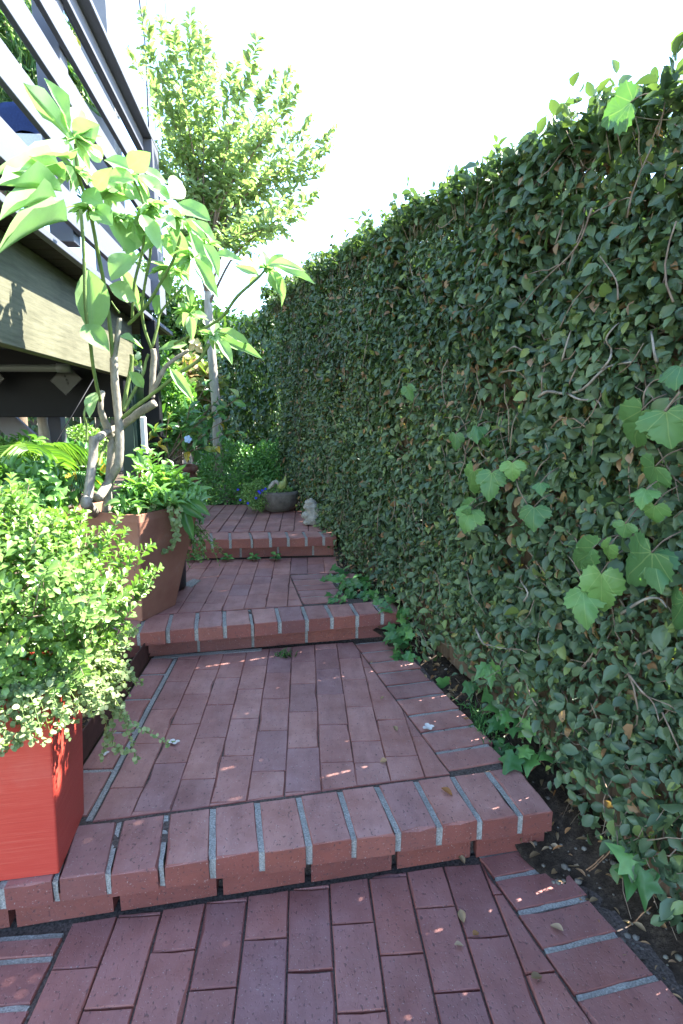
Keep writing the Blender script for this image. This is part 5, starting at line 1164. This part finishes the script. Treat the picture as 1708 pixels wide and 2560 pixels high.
rod = thing('support_rod', 'thin dark slanting rod between the deck beam and the bed', 'rod', at(72, 1215, 2.7)); tube_obj('shaft', [at(70, 1225, 2.7), at(240, 938, 3.1)], (.0035, .0035), PAINTD, rod, 6, 0, 3)
obj('tip', bevel_box('tip', .014, .014, .03, .003), RUST, rod, M=Matrix.Translation(at(70, 1226, 2.7)))
# weeds along the upper riser
WM = leaf_mesh('weed', OV3, IVY, 4)
for i, (px, py, lb) in enumerate([(488, 1398, 'leftmost seedling at the foot of the upper riser'), (570, 1402, 'spiky leafed seedling, second along the foot of the upper riser'), (634, 1392, 'third seedling along the foot of the upper riser'), (690, 1388, 'rightmost seedling at the foot of the upper riser')]):
    c = at(px, py, 3.40); t = thing('seedling', lb, 'weed', (c.x, c.y, .283), 'seedlings along the upper riser')
    for k in range(6): a = k * 1.05; one_leaf(WM, (c.x, c.y - .01, .295 + .01 * (k % 3)), (math.cos(a), math.sin(a) * .7 - .3, .35), (0, -.5, .8), random.uniform(.035, .055), random.uniform(.018, .03), t)
    tube_obj('stem', [(c.x, c.y, .278), (c.x, c.y - .01, .30)], .0014, GREENSTEM, t, 5, 0, 2)
for px, py, Y, lb in [(712, 1612, 2.28, 'grass tuft at the foot of the second riser'),]:
    c = at(px, py, Y); t = thing('grass_tuft', lb, 'grass', (c.x, c.y, .143)); n = 40
    leaves_obj('blades', np.array([[c.x, c.y, .142]]) + rng.normal(size=(n, 3)) * np.array([.02, .006, 0]), np.array([0, -.3, .8]) + .7 * rnd3(n), rnd3(n), rng.uniform(.02, .045, n), np.full(n, .0022), rng.uniform(.3, 1, n), STRAP, IVY, t)

# ------------------------------------------------------------------ pebbles, litter, fallen leaves
n = 900; yy = rng.uniform(.3, 3.3, n); PBL = []
for k in range(240):
    y_ = random.choice([random.uniform(.5, 1.6), random.uniform(1.0, 3.2)]); x0_ = interp(y_, EDGE); x_ = x0_ + (FX(y_) - .02 - x0_) * random.random(); r = random.choice([.0022, .003, .004, .006, .009]) * random.uniform(.7, 1.2)
    bm = bmesh.new(); bmesh.ops.create_icosphere(bm, subdivisions=1, radius=r); V = [(v.co.x * random.uniform(.8, 1.3) + x_, v.co.y * random.uniform(.8, 1.2) + y_, v.co.z * .7 + interp(y_, ZS) + .004 + .05 * max(0, 1 - abs(FX(y_) - x_) / .12)) for v in bm.verts]; F = [tuple(v.index for v in f.verts) for f in bm.faces]; bm.free(); PBL.append((V, F))
V, F = merge(PBL); o = obj('pebbles', mesh('pebbles', V, F, True), PEBBLE, kind='stuff'); o['label'] = 'small pale pebbles scattered on the soil strip'
n = 420; y_ = rng.uniform(.5, 3.4, n); x0_ = np.array([interp(v, EDGE) for v in y_]); x_ = x0_ + (np.array([FX(v) for v in y_]) - x0_) * rng.uniform(0, 1, n); P = np.stack([x_, y_, np.array([interp(v, ZS) for v in y_]) + .012 + .05 * np.maximum(0, 1 - np.abs(.86 - .2527 * (y_ - 1.03) - x_) / .12)], 1)
L = rng.uniform(.012, .04, n); o = leaves_obj('leaf_litter', P, rnd3(n) * np.array([1, 1, .3]), np.array([0, 0, 1]) + .5 * rnd3(n), L, L * rng.uniform(.15, .55, n), rng.uniform(0, 1, n), OV, DEAD, None); o['label'] = 'dry brown litter scattered on the soil along the fence'
FM2 = leaf_mesh('fallen', leaf_tpl([(0, 0), (.12, .2), (.28, .4), (.5, .5), (.72, .4), (.9, .17), (1, 0)], .5, -.25, 2), DEAD, 8)
def onz(px, py, z):
    d = at(px, py, 1.0) - Vector((0, 0, CAM_H)); return Vector((0, 0, CAM_H)) + d * ((z - CAM_H) / d.z)
for px, py, z, L, i, lb in [(1132, 1990, .14, .036, 6, 'curled orange brown dead leaf on the nosing of the wide step'), (1160, 2308, 0, .03, 3, 'small dry leaf on the lowest bricks near the right border'), (1375, 2313, 0, .032, 7, 'pale dry leaf on the right border bricks of the landing'), (1413, 2165, 0, .034, 7, 'pale dry leaf on the soil past the step corner'),
                            (1355, 2440, 0, .028, 2, 'greenish dry leaf on the lowest bricks at bottom right'), (1160, 2365, 0, .022, 7, 'tiny pale dry leaf on the middle of the lowest bricks'), (993, 1828, .14, .024, 3, 'small dry leaf on the bricks right of the step centre'), (950, 1905, .14, .022, 4, 'small dry leaf low on the wide step near its nosing'), (951, 1749, .14, .02, 3, 'small dry leaf high on the wide step near its right border'),
                            (1158, 1795, .14, .024, 5, 'dry leaf on the right border bricks of the wide step'), (1066, 1695, .14, .02, 4, 'dry leaf near the soil edge of the wide step'), (925, 1655, .14, .02, 4, 'dry leaf near the right foot of the second riser'), (1162, 2160, 0, .026, 3, 'yellowish dry leaf tucked under the wide step nosing'), (1196, 2330, 0, .02, 5, 'dry leaf beside a mortar joint on the landing border')]:
    p = onz(px, py, z + .004); o = one_leaf(FM2, p, (random.uniform(-1, 1), random.uniform(-1, 1), 0), (random.uniform(-.3, .3), random.uniform(-.3, .3), 1), L, L * random.uniform(.5, .8), None, 'fallen_leaf', i); setp(o, lb, 'leaf', 'leaves fallen on the bricks')
p = onz(1070, 1818, .146); blossom(p, 'white crumpled petal on the right border bricks of the wide step', .022)
p = onz(436, 1855, .146); blossom(p, 'white blossom on the bricks under the trailing herb', .018)
p = onz(262, 1884, .146); blossom(p, 'small white blossom beside the red pot', .014)
dm_ = thing('dry_twig', 'bent grey twig on the soil at the step corner', 'twig', onz(1250, 1880, .10)); tube_obj('stem', [onz(1247, 1870, .12), onz(1270, 1885, .10), onz(1330, 1915, .06), onz(1375, 1960, .03), onz(1390, 2020, .01)], (.004, .0025), TWIG, dm_, 6, .1, 4); tube_obj('side_stem', [onz(1270, 1885, .10), onz(1262, 1865, .13)], (.0025, .0015), TWIG, dm_, 5, .1, 2)
